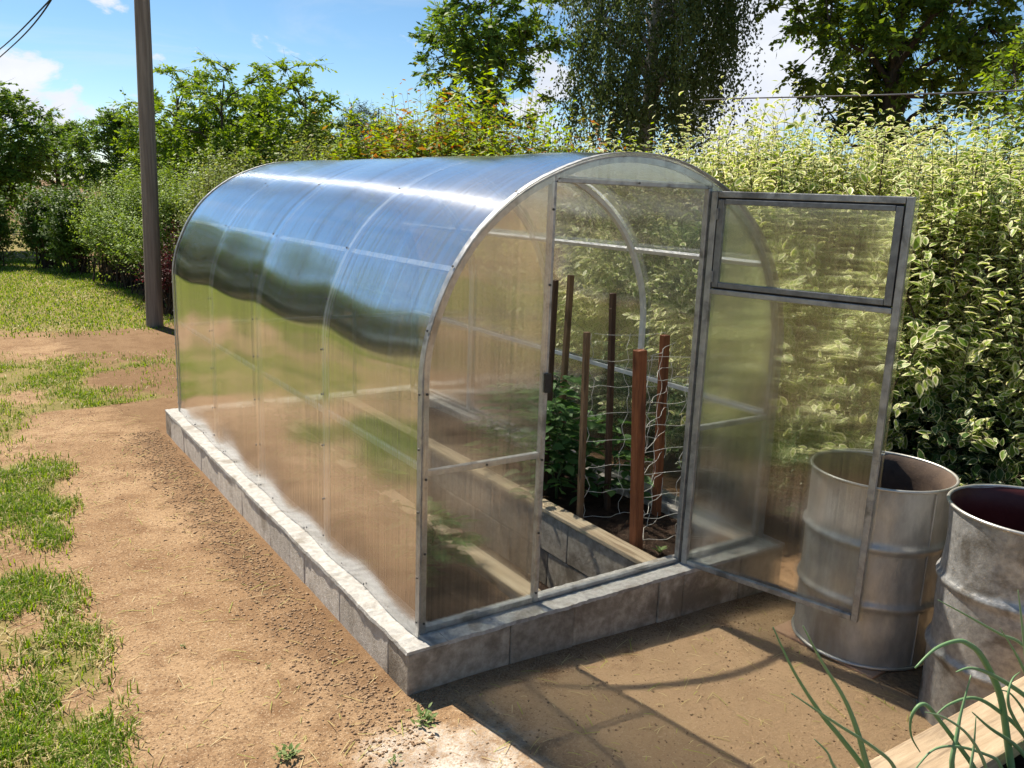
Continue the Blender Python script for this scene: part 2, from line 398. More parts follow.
def prisms(P0, P1, r0, r1):
    n = len(P0); t = unit(P1-P0); a = unit(np.cross(t, np.array([.31, .52, .79]))); b = np.cross(t, a)
    ring = [(math.cos(k*2.0944), math.sin(k*2.0944)) for k in range(3)]
    V = np.stack([P0+(a*c+b*d)*r0 for c, d in ring]+[P1+(a*c+b*d)*r1 for c, d in ring], 1).reshape(-1, 3)
    o = (np.arange(n)*6)[:, None]
    Fc = np.concatenate([o+np.array([[k, (k+1) % 3, 3+(k+1) % 3, 3+k]]) for k in range(3)], 0)
    return V, Fc
def join_prisms(mb, V, Fc, name, mat, smooth=False):
    v = np.concatenate([np.array(mb.v).reshape(-1, 3), V]); o = len(mb.v)
    me = bpy.data.meshes.new(name)
    me.from_pydata(v.tolist(), [], [list(f) for f in mb.f]+(Fc+o).tolist()); me.update(); me.materials.append(mat)
    if smooth: me.polygons.foreach_set('use_smooth', [True]*len(me.polygons))
    return me
def sph(n, r):
    v = r.normal(size=(n, 3)); return unit(v)
def lump(d, seed, k=3):
    """smooth pseudo-noise on directions, about -1..1"""
    r = np.random.default_rng(seed); a = r.normal(size=(k*2, 3))*2.3; ph = r.random(k*2)*6.28
    return np.sin(d@a.T+ph).mean(1)*1.3

# ------------------------------------------------------------------ terrain
def sstep(a, b, x): t = np.clip((x-a)/(b-a), 0, 1); return t*t*(3-2*t)
def vnoise(x, y, seed=0, octs=4, f0=1.0):
    r = np.random.default_rng(seed); out = 0; amp = 1.0; tot = 0
    for o in range(octs):
        f = f0*2**o; s = 0
        for k in range(5):
            an = r.random()*6.28; ph = r.random()*6.28; ff = f*(.7+.6*r.random())
            s = s+np.sin((x*math.cos(an)+y*math.sin(an))*ff*2.2+ph+1.3*np.sin((x*math.sin(an)-y*math.cos(an))*ff*1.1+ph*2))
        out = out+amp*s/5; tot += amp; amp *= .6
    return out/tot*1.6
def gz(x, y):
    x = np.asarray(x, float); y = np.asarray(y, float)
    z = -.19 - .045*sstep(.1, 1.5, x)*(1-sstep(3, 6, y)) - .022*sstep(1.5, 2.3, x)*(1-sstep(3, 6, y))
    near = np.exp(-((x+.5)**2+(y-1)**2)/60)
    z = z + near*(.010*vnoise(x, y, 3, 3, 1.1))*(1-np.exp(-(np.maximum(0, np.maximum(-.3-x, np.maximum(-.3-y, y-4.3))))**2/.05))
    return z
BY = np.array([-6, -.06, .14, .6, 1.12, 1.78, 2.47, 3.47, 5.13, 5.25, 6.0])
BX = np.array([-1.15, -.98, -1.0, -1.02, -.95, -1.06, -.9, -.82, -.88, .25, 1.5])
def grass_mask(x, y):
    """0 bare earth, 1 dense grass; world coordinates, traced from where grass grows in the yard"""
    x = np.asarray(x, float); y = np.asarray(y, float)
    xb = np.interp(y, BY, BX)
    e = xb - x + .16*vnoise(x, y, 11, 3, 1.6)
    strip = sstep(-.05, .22, e)
    # bare strip across the grass, from the pole to the left
    yb = 8.3 - .75*(x-.3)*.35
    band = np.exp(-((y-yb-.25*vnoise(x, y, 5, 2, .8))/.95)**2)*sstep(-3.6, -.6, x)
    lawn = strip*(1-np.clip(band*1.35, 0, 1))
    bare = sstep(-.05, .5, vnoise(x, y, 21, 4, .9)) * (1-sstep(9, 10.5, y))
    # bare foot path further to the left of the grass strip
    path = .55*np.exp(-((x+2.75+.2*vnoise(x, y, 8, 2, .5))/.55)**2)*(1-sstep(6, 8, y))
    for (px, py, rr_) in ((10, 548, .20), (62, 566, .12), (6, 680, .13), (20, 398, .22), (110, 382, .2), (30, 450, .10), (30, 620, .10), (75, 700, .07)):
        c_ = on_z(px, py, -.19)
        lawn = lawn*(1-.95*np.exp(-(((x-c_[0])**2+((y-c_[1])*.6)**2)/rr_**2)*(1+.8*vnoise(x, y, 91, 3, 3))))
    m = lawn*(1-.88*bare)*(1-.9*np.clip(path*1.2, 0, 1))
    straw = sstep(.1, .7, vnoise(x, y, 31, 3, 1.2))*(1-sstep(1.6, 2.6, y))*sstep(-1.9, -1.2, x)
    return np.clip(m*(1-.5*straw), 0, 1)

def axis_lines(lo, hi, step, far, must):
    a = np.arange(lo, hi+1e-6, step)
    g = []; d = step
    p = hi
    while p < far: d *= 1.35; p += d; g.append(p)
    h = []; d = step; p = lo
    while p > -far: d *= 1.35; p -= d; h.append(p)
    a = np.concatenate([h[::-1], a, g])
    for m_ in must: a[np.argmin(abs(a-m_))] = m_
    return a
xs = axis_lines(-4, 4, .06, 420, [.08, 1.955]); ys = axis_lines(-2.6, 12, .06, 420, [.08, 3.92])
GX, GY = np.meshgrid(xs, ys)
GZ = gz(GX, GY)
nx, ny = len(xs), len(ys)
idx = np.arange(nx*ny).reshape(ny, nx)
q4 = np.stack([idx[:-1, :-1], idx[:-1, 1:], idx[1:, 1:], idx[1:, :-1]], -1)
cxm = (xs[:-1]+xs[1:])/2; cym = (ys[:-1]+ys[1:])/2
inside = ((cxm > .08) & (cxm < 1.955))[None, :] & ((cym > .08) & (cym < 3.92))[:, None]
q4 = q4[~inside].reshape(-1, 4)
def ground_material():
    m, t, o = newmat('yard_earth_and_turf')
    pos = geopos(t)
    at = N(t, 'ShaderNodeAttribute'); at.attribute_name = 'turf'
    n_big = noise(t, pos, .9, 6, .6, .3); n_mid = noise(t, pos, 5, 8, .65); n_fine = noise(t, pos, 70, 6, .75)
    e = mixc(t, mapr(t, n_big, .35, .65), (.275, .17, .09), (.385, .255, .145))
    e = mixc(t, mapr(t, n_mid, .44, .68), e, (.215, .125, .065))
    e = mixc(t, mapr(t, n_fine, .5, .62, 0, .85), e, (.14, .085, .048))
    e = mixc(t, mapr(t, noise(t, pos, 130, 3, .6), .57, .66, 0, .7), e, (.55, .42, .28))
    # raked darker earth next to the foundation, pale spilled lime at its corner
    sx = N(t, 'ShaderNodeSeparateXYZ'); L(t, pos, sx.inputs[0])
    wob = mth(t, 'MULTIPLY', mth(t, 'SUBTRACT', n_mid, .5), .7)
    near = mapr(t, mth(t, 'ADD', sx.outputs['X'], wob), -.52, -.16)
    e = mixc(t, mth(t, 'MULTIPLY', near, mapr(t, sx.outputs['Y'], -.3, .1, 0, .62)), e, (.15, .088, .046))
    vd = N(t, 'ShaderNodeVectorMath', operation='DISTANCE'); L(t, pos, vd.inputs[0]); vd.inputs[1].default_value = (-.17, -.62, -.2)
    lime = mapr(t, mth(t, 'ADD', vd.outputs['Value'], mth(t, 'MULTIPLY', mth(t, 'SUBTRACT', n_mid, .5), 1.1)), .0, .42, .95, 0)
    e = mixc(t, mth(t, 'MULTIPLY', lime, mapr(t, n_fine, .3, .6)), e, (.66, .62, .56))
    front = mapr(t, mth(t, 'ADD', sx.outputs['Y'], wob), -.12, -.3, 0, .6)  # earth before the doorway painted paler as the patch of sunlight
    e = mixc(t, mth(t, 'MULTIPLY', front, mapr(t, sx.outputs['X'], 0, .4)), e, (.46, .315, .185))
    g = mixc(t, mapr(t, noise(t, pos, 3, 6), .3, .7), (.19, .16, .06), (.27, .21, .09))
    g = mixc(t, mapr(t, n_fine, .45, .65), g, (.16, .15, .04))
    msk = mapr(t, mth(t, 'ADD', at.outputs['Fac'], mth(t, 'MULTIPLY', mth(t, 'SUBTRACT', n_fine, .5), .5)), .32, .8)
    c = mixc(t, msk, e, g)
    p = N(t, 'ShaderNodeBsdfPrincipled'); p.inputs['Roughness'].default_value = .95; p.inputs['Specular IOR Level'].default_value = .1
    L(t, c, p.inputs['Base Color'])
    b = N(t, 'ShaderNodeBump'); b.inputs['Strength'].default_value = .75; b.inputs['Distance'].default_value = .02
    h = mth(t, 'ADD', mth(t, 'MULTIPLY', n_fine, .6), mth(t, 'MULTIPLY', noise(t, pos, 22, 6, .7), .6))
    L(t, h, b.inputs['Height']); L(t, b.outputs[0], p.inputs['Normal'])
    L(t, p.outputs[0], o.inputs['Surface'])
    return m
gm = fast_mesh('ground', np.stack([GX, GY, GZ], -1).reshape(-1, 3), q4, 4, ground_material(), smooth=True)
ga = gm.attributes.new('turf', 'FLOAT', 'POINT')
ga.data.foreach_set('value', grass_mask(GX, GY).astype(np.float32).ravel())
tag(link('ground', gm), kind='structure')

# ------------------------------------------------------------------ foundation
W, LEN = 2.035, 4.0
fnd = thing('concrete_foundation', 'low wall of grey concrete blocks with a pale cement cap under the greenhouse', 'foundation', (0, 0, -.2))
FO = .094           # outer offset
def blk(x0, x1, y0, y1, z0, z1, par, mat='concrete', nm='concrete_block', bv=.006, j=.0015):
    cx, cy, cz = (x0+x1)/2, (y0+y1)/2, z0
    o = MB().box(x0-cx, x1-cx, y0-cy, y1-cy, 0, z1-z0, j).build(nm, M[mat], par, loc=(cx, cy, cz-(par.location.z if par else 0)))
    return bevel(o, bv)
jf = [-FO, .39, .73, 1.24, 1.40, 1.80, W+FO]
for a, b in zip(jf[:-1], jf[1:]):
    dp = random.uniform(-.004, .004)
    blk(a+.002, b-.002, -FO+dp, .08, -.36, -.014, fnd)
jl = [.084, .59, 1.04, 1.25, 1.57, 2.08, 2.60, 3.03, 3.51, 3.915]
for a, b in zip(jl[:-1], jl[1:]):
    dp = random.uniform(-.004, .004)
    blk(-FO+dp, .08, a+.0012, b-.0012, -.36, -.014, fnd, 'concrete_sunlit')
    blk(W-.08, W+FO+dp, a+.002, b-.002, -.36, -.014, fnd)
for k in range(5):
    a = -FO+k*(W+2*FO)/5
    blk(a+.002, a+(W+2*FO)/5-.002, 3.92, LEN+FO, -.36, -.014, fnd)
def cap_strip(p0, p1, w0, w1, axis):
    """cement cap with an uneven outer edge"""
    mb = MB(); n = 130; vs_ = []
    for i in range(n+1):
        s = p0+(p1-p0)*i/n
        a = w0+random.uniform(-.0018, .0018)+.003*math.sin(i*.37)*math.sin(i*.113); b = w1; zt = random.uniform(-.0025, .0015); zb = -.0155+random.uniform(-.002, .002)
        for (u, z) in ((a, zb), (a+.003, zt), (b, zt), (b, zb)):
            vs_.append((u, s, z) if axis == 'y' else (s, u, z))
    fs = []
    for i in range(n):
        for k in range(4):
            f = (i*4+k, i*4+(k+1) % 4, (i+1)*4+(k+1) % 4, (i+1)*4+k)
            fs.append(f if axis == 'x' else f[::-1])
    fs += [(0, 1, 2, 3), (n*4+3, n*4+2, n*4+1, n*4)]
    return mb.add(vs_, fs)
cap_strip(-.012-FO+.01, 3.915, -FO-.004, .085, 'y').build('cement_cap', M['cap'], fnd, loc=(0, 0, .2))
cap_strip(.087, W+FO+.002, -FO-.004, .083, 'x').build('cement_cap', M['cap'], fnd, loc=(0, 0, .1995))
cap_strip(.085, 3.915, W+FO+.004, W-.085, 'y').build('cement_cap', M['cap'], fnd, loc=(0, 0, .2))
cap_strip(-FO, W+FO, LEN+FO+.004, 3.917, 'x').build('cement_cap', M['cap'], fnd, loc=(0, 0, .1995))

# ------------------------------------------------------------------ greenhouse
gh = thing('greenhouse', 'arched polycarbonate greenhouse on steel frame with its door standing open', 'greenhouse', (0, 0, 0))
half = np.array([(0, 0), (0, .35), (0, .7), (0, 1.0), (.003, 1.10), (.021, 1.209), (.061, 1.328), (.131, 1.472), (.240, 1.617),
                 (.400, 1.750), (.575, 1.842), (.790, 1.912), (1.0175, 1.935)])
# densify with Catmull-Rom, then mirror
def crom(P, k):
    out = []
    for i in range(len(P)-1):
        p0, p1, p2, p3 = P[max(i-1, 0)], P[i], P[i+1], P[min(i+2, len(P)-1)]
        for j in range(k):
            t = j/k
            out.append(.5*((2*p1)+(-p0+p2)*t+(2*p0-5*p1+4*p2-p3)*t*t+(-p0+3*p1-3*p2+p3)*t**3))
    out.append(P[-1]); return np.array(out)
full0 = np.concatenate([half, np.array([(W-x, z) for x, z in half[:-1]])[::-1]])
PROF = crom(full0, 4)
tg = np.gradient(PROF, axis=0); tg /= np.linalg.norm(tg, axis=1)[:, None]
NRM = np.stack([-tg[:, 1], tg[:, 0]], 1)      # outward
def prof_z(x):
    h_ = PROF[:len(PROF)//2+1]; xx = x if x <= W/2 else W-x
    return float(np.interp(xx, h_[:, 0]+np.arange(len(h_))*1e-6, h_[:, 1]))
def arch_mesh(w, d, inset=0.0):
    mb = MB(); vs_ = []
    for (p, n) in zip(PROF, NRM):
        for (k, y) in ((-inset, -w/2), (-inset, w/2), (-inset-d, w/2), (-inset-d, -w/2)):
            vs_.append((p[0]+n[0]*k, y, p[1]+n[1]*k))
    m = len(PROF)
    fs = [(i*4+k, (i+1)*4+k, (i+1)*4+(k+1) % 4, i*4+(k+1) % 4) for i in range(m-1) for k in range(4)] + [(0, 1, 2, 3), ((m-1)*4+3, (m-1)*4+2, (m-1)*4+1, (m-1)*4)]
    return mb.add(vs_, fs).mesh('arch', M['steel_sunlit'])
am = arch_mesh(.032, .022, .0035)
for y in (1, 2, 3): link('arch', am, gh, (0, y, 0))
am2 = arch_mesh(.026, .028, .006); am2.materials.clear(); am2.materials.append(M['steel'])
for y in (0.012, LEN-.012): link('arch', am2, gh, (0, y, 0))
# thin edging profile that holds the sheets at the two ends
def edging(y, w=.016):
    mb = MB(); vs_ = []
    for (p, n) in zip(PROF, NRM):
        for (k, dy) in ((.009, -w), (.009, w), (.0055, w), (.0055, -w)):
            vs_.append((p[0]+n[0]*k, dy, p[1]+n[1]*k))
    m = len(PROF)
    fs = [(i*4+k, (i+1)*4+k, (i+1)*4+(k+1) % 4, i*4+(k+1) % 4) for i in range(m-1) for k in range(4)] + [(0, 1, 2, 3), ((m-1)*4+3, (m-1)*4+2, (m-1)*4+1, (m-1)*4)]
    mb.add(vs_, fs).build('edge_strip', M['steel'], gh, loc=(0, y, 0))
edging(-.006); edging(LEN+.006)
def inner(p, n, k): return (p[0]+n[0]*k, p[1]+n[1]*k)
# purlins between the arches, fixed inside the sheet
def idx_at(z, left=True):
    h_ = len(PROF)//2
    i = int(np.argmin(abs(PROF[:h_, 1]-z)))
    return i if left else len(PROF)-1-i
for z in (.68, 1.472):
    for left in (True, False):
        i = idx_at(z, left); p = inner(PROF[i], NRM[i], -.017)
        for a in range(4):
            MB().bar((p[0], a+.030, p[1]), (p[0], a+.970, p[1]), .022, .022, (NRM[i][1], 0, -NRM[i][0])).build('purlin', M['steel_sunlit'], gh)
for x in (.016, W-.016): MB().bar((x, .03, .0135), (x, LEN-.03, .0135), .022, .022).build('base_rail', M['steel'], gh)

# two sheets that run over the arches, lapping in the middle
def sheet(y0, y1, lift):
    ysn = int((y1-y0)/.04); Y = np.linspace(y0, y1, ysn+1)
    P = PROF.copy(); nr = NRM
    s = np.concatenate([[0], np.cumsum(np.linalg.norm(np.diff(P, axis=0), axis=1))])
    SS, YY = np.meshgrid(s, Y)
    fr = YY-np.floor(YY)
    ms = np.minimum(SS, s[-1]-SS)
    bay = np.array([.75, 1.15, .6, 1.0, 1.0])[np.clip(np.floor(YY), 0, 4).astype(int)]
    bulge = .006*np.sin(np.pi*fr)**2 - .015*bay*np.sin(np.pi*fr)*(.55+.75*fr)*np.exp(-((ms-1.36)/.20)**2) + .010*np.sin(np.pi*fr)**2*np.exp(-((ms-.95)/.25)**2) + .0028*vnoise(SS, YY, 17, 2, 1.3)*np.sin(np.pi*fr)
    off = lift + np.clip(bulge, -.018, .02)*np.minimum(1, SS/.25)*np.minimum(1, (s[-1]-SS)/.25)
    X = P[:, 0][None]+nr[:, 0][None]*off; Z = P[:, 1][None]+nr[:, 1][None]*off
    # flare a little at the foot of the wall, where the sheet ends over the cement cap
    flare = .012*np.exp(-SS/.05)*(1+.6*np.sin(YY*9)); flare2 = .012*np.exp(-(s[-1]-SS)/.05)
    X = X-flare+flare2
    V = np.stack([X, YY, Z+.004], -1).reshape(-1, 3)
    m, n = X.shape; ii = np.arange(m*n).reshape(m, n)
    Fq = np.stack([ii[:-1, :-1], ii[:-1, 1:], ii[1:, 1:], ii[1:, :-1]], -1).reshape(-1, 4)
    me = fast_mesh('roof_sheet', V, Fq, 4, M['poly_side'], smooth=True)
    return link('roof_sheet', me, gh)
sheet(-.022, 2.04, .003)
sheet(1.985, LEN+.022, .0)
# end walls
A0, B0, HD = .5796, W-.5796, 1.806
def end_panel(x0, x1, zlo, ztop, y, name='front_panel', parent=gh, mat='poly_front'):
    """flat sheet bounded above by the arch or by ztop"""
    X = sorted(set(list(np.linspace(x0, x1, 30))+[p[0] for p in PROF if x0 < p[0] < x1]))
    vb = [(x, y, zlo) for x in X]; vt = []
    for x in X:
        z = prof_z(x)-.012 if ztop is None else ztop
        vt.append((x, y, max(z, zlo+.002)))
    n = len(X); V = vb+vt
    return MB().add(V, [(i, i+1, n+i+1, n+i) for i in range(n-1)]).build(name, M[mat], parent)
end_panel(.008, A0-.004, .004, None, -.007)
end_panel(B0+.004, W-.008, .004, None, -.007)
end_panel(A0+.004, B0-.004, HD+.016, None, -.007)
end_panel(.008, W-.008, .004, None, LEN+.006, 'rear_panel')
def post(x, z1, y=.012, w=.027, nm='door_post', z0=.002): return bevel(MB().bar((x, y, z0), (x, y, z1), w, .028).build(nm, M['steel'], gh), .003)
post(A0, prof_z(A0)-.035); post(B0, prof_z(B0)-.035)
post(A0, prof_z(A0)-.035, LEN-.012, nm='rear_post'); post(B0, prof_z(B0)-.035, LEN-.012, nm='rear_post')
def rail(x0, x1, z, y=.012, nm='crossbar', w=.026): return bevel(MB().bar((x0, y, z), (x1, y, z), .026, w, (0, 1, 0)).build(nm, M['steel'], gh), .003)
rail(A0+.016, B0-.016, HD+.012); rail(.034, A0-.016, .68); rail(B0+.016, W-.034, .68)
rail(.034, A0-.016, .0155, nm='sill_rail'); rail(B0+.016, W-.034, .0155, nm='sill_rail'); rail(A0+.016, B0-.016, .011, nm='threshold', w=.018)
rail(.034, A0-.016, .68, LEN-.012); rail(A0+.016, B0-.016, .68, LEN-.012); rail(B0+.016, W-.034, .68, LEN-.012); rail(A0+.016, B0-.016, HD, LEN-.012)
MB().box(A0-.014, A0+.014, -.022, -.0085, .955, 1.035).build('latch', M['black'], gh)
# screws
scm = MB().tube([(0, 0, 0), (0, 0, .004)], [.0055, .0045], 6).mesh('screw', M['screw'])
def screw(p, nrm):
    o = link('screw', scm, gh, p); o.rotation_euler = Vector(nrm).to_track_quat('Z', 'Y').to_euler()
for yk in (-.010, 1.0, 2.03, 3.0, LEN+.01):
    for z in (.06, .30, .52, .76, .98, 1.25, 1.472, 1.75):
        k = idx_at(z); n = NRM[k]; off = .012 if yk < .5 or yk > 3.5 or abs(yk-2.03) < .1 else .0055
        screw((PROF[k][0]+n[0]*off, yk, PROF[k][1]+n[1]*off+.004), (n[0], 0, n[1]))
for yk in np.arange(.25, 4, .25): screw((-.012, yk, .018), (-1, 0, .1))
for x, zs in ((.022, (.05, .35, .66, 1.0)), (A0-.004, (.05, .33, .66, 1.0, 1.4, 1.7)), (.30, (.68,)), (1.0175, (HD+.012,))):
    for z in zs: screw((x, -.0075, z), (0, -1, 0))

# door, swung outwards; local x runs from the hinge to the free edge
DW, DH = .862, 1.80
door = link('door', None, gh, (B0+.004, -.012, 0), -1.2925)
def dbar(p0, p1, w, d, nm, mat='steel', side=(0, 1, 0)): return bevel(MB().bar(p0, p1, w, d, side).build(nm, M[mat], door), .003)
dbar((.016, 0, .0), (.016, 0, DH), .026, .030, 'stile'); dbar((DW-.014, 0, .0), (DW-.014, 0, DH), .026, .028, 'stile')
dbar((.032, 0, .014), (DW-.03, 0, .014), .026, .026, 'rail'); dbar((.032, 0, DH-.014), (DW-.03, 0, DH-.014), .026, .028, 'rail')
dbar((.032, 0, 1.352), (DW-.03, 0, 1.352), .026, .024, 'rail')
# the hinged vent window in its upper part
vz0, vz1 = 1.372, DH-.036
for p0, p1 in (((.052, -.004, vz0), (.052, -.004, vz1)), ((DW-.048, -.004, vz0), (DW-.048, -.004, vz1))):
    dbar(p0, p1, .024, .030, 'vent_stile', 'steel_dark')
for z in (vz0+.012, vz1-.010): dbar((.068, -.004, z), (DW-.064, -.004, z), .024, .024, 'vent_rail', 'steel_dark')
for p0, p1 in (((.034, .003, 1.366), (.034, .003, 1.774)), ((DW-.030, .003, 1.366), (DW-.030, .003, 1.774))): dbar(p0, p1, .008, .010, 'gasket', 'black')
for z in (1.368, 1.769): dbar((.040, .003, z), (DW-.036, .003, z), .008, .010, 'gasket', 'black')
def dpane(x0, x1, z0, z1, y, nm): return MB().add([(x0, y, z0), (x1, y, z0), (x1, y, z1), (x0, y, z1)], [(0, 1, 2, 3)]).build(nm, M['poly_front'], door)
dpane(.006, DW+.012, .002, 1.362, .0165, 'pane'); dpane(.044, DW-.038, vz0+.002, vz1-.002, .0145, 'vent_pane')
dpane(DW-.03, DW+.012, 1.3625, DH, .0165, 'pane_strip')
for z in (.22, .95, 1.62): MB().tube([(0, .0, z-.04), (0, .0, z+.04)], .009, 8).build('hinge', M['steel_dark'], door)
for z in (1.42, 1.70): MB().tube([(.04, -.02, z-.025), (.04, -.02, z+.025)], .006, 8).build('vent_hinge', M['steel_dark'], door)

# ------------------------------------------------------------------ inside: aisle, beds, boards
flo = MB().box(.60, 1.40, .085, 3.9, -.52, -.47).build('aisle_floor', M['soil']); tag(flo, kind='structure')
def soil_bed(x0, x1, z, nm):
    X = np.arange(x0, x1+.001, .03); Y = np.arange(.084, 3.92, .03); a, b = np.meshgrid(X, Y)
    Z = z+.012*vnoise(a, b, 41, 4, 4)+.02*vnoise(a, b, 42, 2, 1.2)
    n_, m_ = len(X), len(Y); ii = np.arange(n_*m_).reshape(m_, n_)
    Fq = np.stack([ii[:-1, :-1], ii[:-1, 1:], ii[1:, 1:], ii[1:, :-1]], -1).reshape(-1, 4)
    tag(link(nm, fast_mesh(nm, np.stack([a, b, Z], -1).reshape(-1, 3), Fq, 4, M['soil'], smooth=True)), kind='structure')
soil_bed(1.34, 1.956, -.055, 'soil_bed'); soil_bed(.079, .64, -.06, 'soil_bed')
for (xa, xb, lb, side) in ((1.305, 1.385, 'grey block wall beside the greenhouse aisle, below the staked vegetable bed', 1), (.585, .665, 'grey block wall beside the greenhouse aisle, behind the fixed front panel', -1)):
    w_ = thing('aisle_wall', lb, 'retaining wall', ((xa+xb)/2, 2, -.47))
    for cz0, cz1, ph in ((-.47, -.262, .0), (-.258, -.032, .22)):
        y = .086
        first = True
        while y < 3.9:
            ln = .40 if not first or not ph else .62; first = False
            y2 = min(y+ln, 3.9)
            if 3.9-y2 < .1: y2 = 3.9
            o = MB().box(-.04, .04, -(y2-y)/2+.002, (y2-y)/2-.002, 0, cz1-cz0, .001).build('concrete_block', M['concrete'], w_, loc=(random.uniform(-.004, .004), (y+y2)/2-2, cz0+.47))
            bevel(o, .005); y = y2
def board(x0, x1, y0, y1, z0, z1, lb, mat, nm='timber_board'):
    o = MB().box(x0-(x0+x1)/2, (x1-x0)/2, y0-(y0+y1)/2, (y1-y0)/2, 0, z1-z0, .0015).build(nm, M[mat], None, loc=((x0+x1)/2, (y0+y1)/2, z0))
    tag(o, lb, 'board'); return bevel(o, .004)
board(1.295, 1.395, .088, 3.88, -.031, -.003, 'tan timber board capping the block wall along the staked bed', 'board_y')
board(.575, .675, .088, 3.88, -.031, -.003, 'timber board capping the block wall behind the fixed front panel', 'board_y')

def stake(px_b, px_t, y, zb, w, d, mat, lb, lean=(0, 0)):
    b = on_y(*px_b, y); tpt = on_y(*px_t, y)
    h = tpt[2]-zb
    o = MB().bar((0, 0, 0), (tpt[0]-b[0], lean[1], h+.12), w, d, (1, 0, 0)).build('garden_stake', M[mat], None, loc=(b[0], y, zb-.12))
    bevel(o, .003); tag(o, lb, 'stake', 'stakes in the greenhouse bed')
    return b, tpt
SB = -.055
stake((637, 550), (640, 350), .30, SB, .052, .05, 'stake_red', 'thick red brown wooden stake, nearest the doorway of the greenhouse')
stake((580, 522), (587, 332), .76, SB, .030, .03, 'stake_brown', 'slim weathered wooden stake beside the tan timber board')
stake((657, 510), (665, 335), .62, SB, .042, .042, 'stake_red', 'red brown wooden stake behind the thick one, against the side wall')
stake((608, 505), (613, 293), .85, SB, .030, .03, 'stake_dark', 'dark slim stake standing taller than the net, between the brown stakes')
stake((543, 500), (555, 280), 1.25, SB, .034, .034, 'stake_dark', 'tall dark stake beside the door post, leaning over the tomato plants')
stake((557, 480), (571, 275), 1.55, SB, .034, .034, 'stake_brown', 'tall brown stake at the back of the tomato plants')

# white trellis net around the stakes
def net(corners, z0, z1, rows, cell):
    mb = MB()
    for (a, b) in zip(corners[:-1], corners[1:]):
        a = np.array(a); b = np.array(b); ln = np.linalg.norm(b-a); ncol = max(1, int(round(ln/cell)))
        for r_ in range(rows+1):
            z = z0+(z1-z0)*r_/rows; pts = []
            for k in range(ncol*4+1):
                s = k/(ncol*4); p = a+(b-a)*s
                sag = .007*math.sin(k*1.57+r_*1.3)+.008*vnoise(np.array(s*3+r_*7.), np.array(r_*1.1), 5, 2)
                pts.append((p[0]+.01*math.sin(k+r_), p[1]+.012*math.cos(k*1.3+r_*2), z+float(sag) if r_ < rows else z-.012*math.sin(math.pi*s)))
            mb.tube(pts, .0013, 4)
        for c in range(ncol+1):
            s = c/ncol; p = a+(b-a)*s; pts = []
            for k in range(rows*4+1):
                z = z0+(z1-z0)*k/(rows*4)
                w_ = .012*math.sin(k*1.57+c*1.9)+.012*math.sin(k*.41+c)
                dv = (b-a)/ln
                pts.append((p[0]+dv[0]*w_, p[1]+dv[1]*w_+.012*math.sin(k*.9+c), z))
            mb.tube(pts, .0013, 4)
    return mb
pA = on_y(580, 522, .76); pB = on_y(637, 550, .30); pC = on_y(657, 510, .62)
nt = net([(pA[0]+.02, .76), (pC[0]-.02, .64)], -.03, 1.03, 7, .26)
n2_ = net([(pC[0], .60), (pB[0]+.03, .33), (1.93, .24)], -.02, .98, 8, .26)
nt.add(n2_.v, n2_.f)
tag(nt.build('trellis_net', M['net']), 'wide meshed white trellis net strung between the stakes', 'net')

# ------------------------------------------------------------------ plants in the greenhouse
def tomato(loc, h, seed, lb, group=None, nleaf=26):
    r = np.random.default_rng(seed)
    t = thing('tomato_plant', lb, 'plant', loc, r.random()*6, group)
    mb = MB(); pts = [(0, 0, -.05)]
    for k in range(6): pts.append((r.normal()*.02*(k+1)*.4, r.normal()*.02*(k+1)*.4, h*(k+1)/6))
    mb.tube(pts, [.009-.001*k for k in range(7)], 6)
    P, T, Nn, Ln = [], [], [], []
    for k in range(nleaf):
        z = h*(.12+.86*k/nleaf); an = k*2.4+r.normal()*.3; ln = (.26 if nleaf > 15 else .17)*(1-.45*k/nleaf)*(.8+.4*r.random())
        b = np.array([np.interp(z, [p[2] for p in pts], [p[0] for p in pts]), np.interp(z, [p[2] for p in pts], [p[1] for p in pts]), z])
        d = np.array([math.cos(an), math.sin(an), .45]); d /= np.linalg.norm(d)
        ps = [b+d*ln*s+np.array([0, 0, -.28*ln*s*s*1.6]) for s in np.linspace(0, 1, 5)]
        mb.tube(ps, [.004, .0035, .003, .0025, .001], 4)
        side = np.cross(d, [0, 0, 1.0])
        for j, s in enumerate((.35, .55, .75, .95)):
            q = b+d*ln*s+np.array([0, 0, -.28*ln*s*s*1.6])
            for sg in ((-1, 1) if j < 3 else (0,)):
                P.append(q); T.append(d*.6+side*sg*.9+np.array([0, 0, -.35*r.random()])); Nn.append(np.array([0, 0, 1])+r.normal(size=3)*.3); Ln.append((.075+.03*r.random())*(1.25 if sg == 0 else 1))
    mb.build('stem', M['stem_green'], t, smooth=True)
    link('leaf_cluster', leaf_mesh('leaf_cluster', np.array(P), np.array(T), np.array(Nn), np.array(Ln), .55, M['tomato'], fine=True, r=r), t)
tomato((1.55, 1.15, SB), .62, 1, 'bushy tomato plant at the foot of the tall dark stake', nleaf=30)
tomato((1.72, 1.42, SB), .72, 2, 'tall tomato plant beside the tall brown stake', nleaf=30)
tomato((1.80, .98, SB), .50, 3, 'tomato plant between the dark slim stake and the side wall', nleaf=20)
tomato((1.62, 1.80, SB), .60, 4, 'tomato plant at the rear of the staked bed', nleaf=24)
for k, (x, y, h) in enumerate(((.36, .6, .32), (.37, 1.3, .36), (.35, 2.0, .34), (.37, 2.8, .38))):
    tomato((x, y, SB), h, 20+k, 'young tomato plant in the bed behind the fixed front panel', 'tomato plants along the side wall', 14)
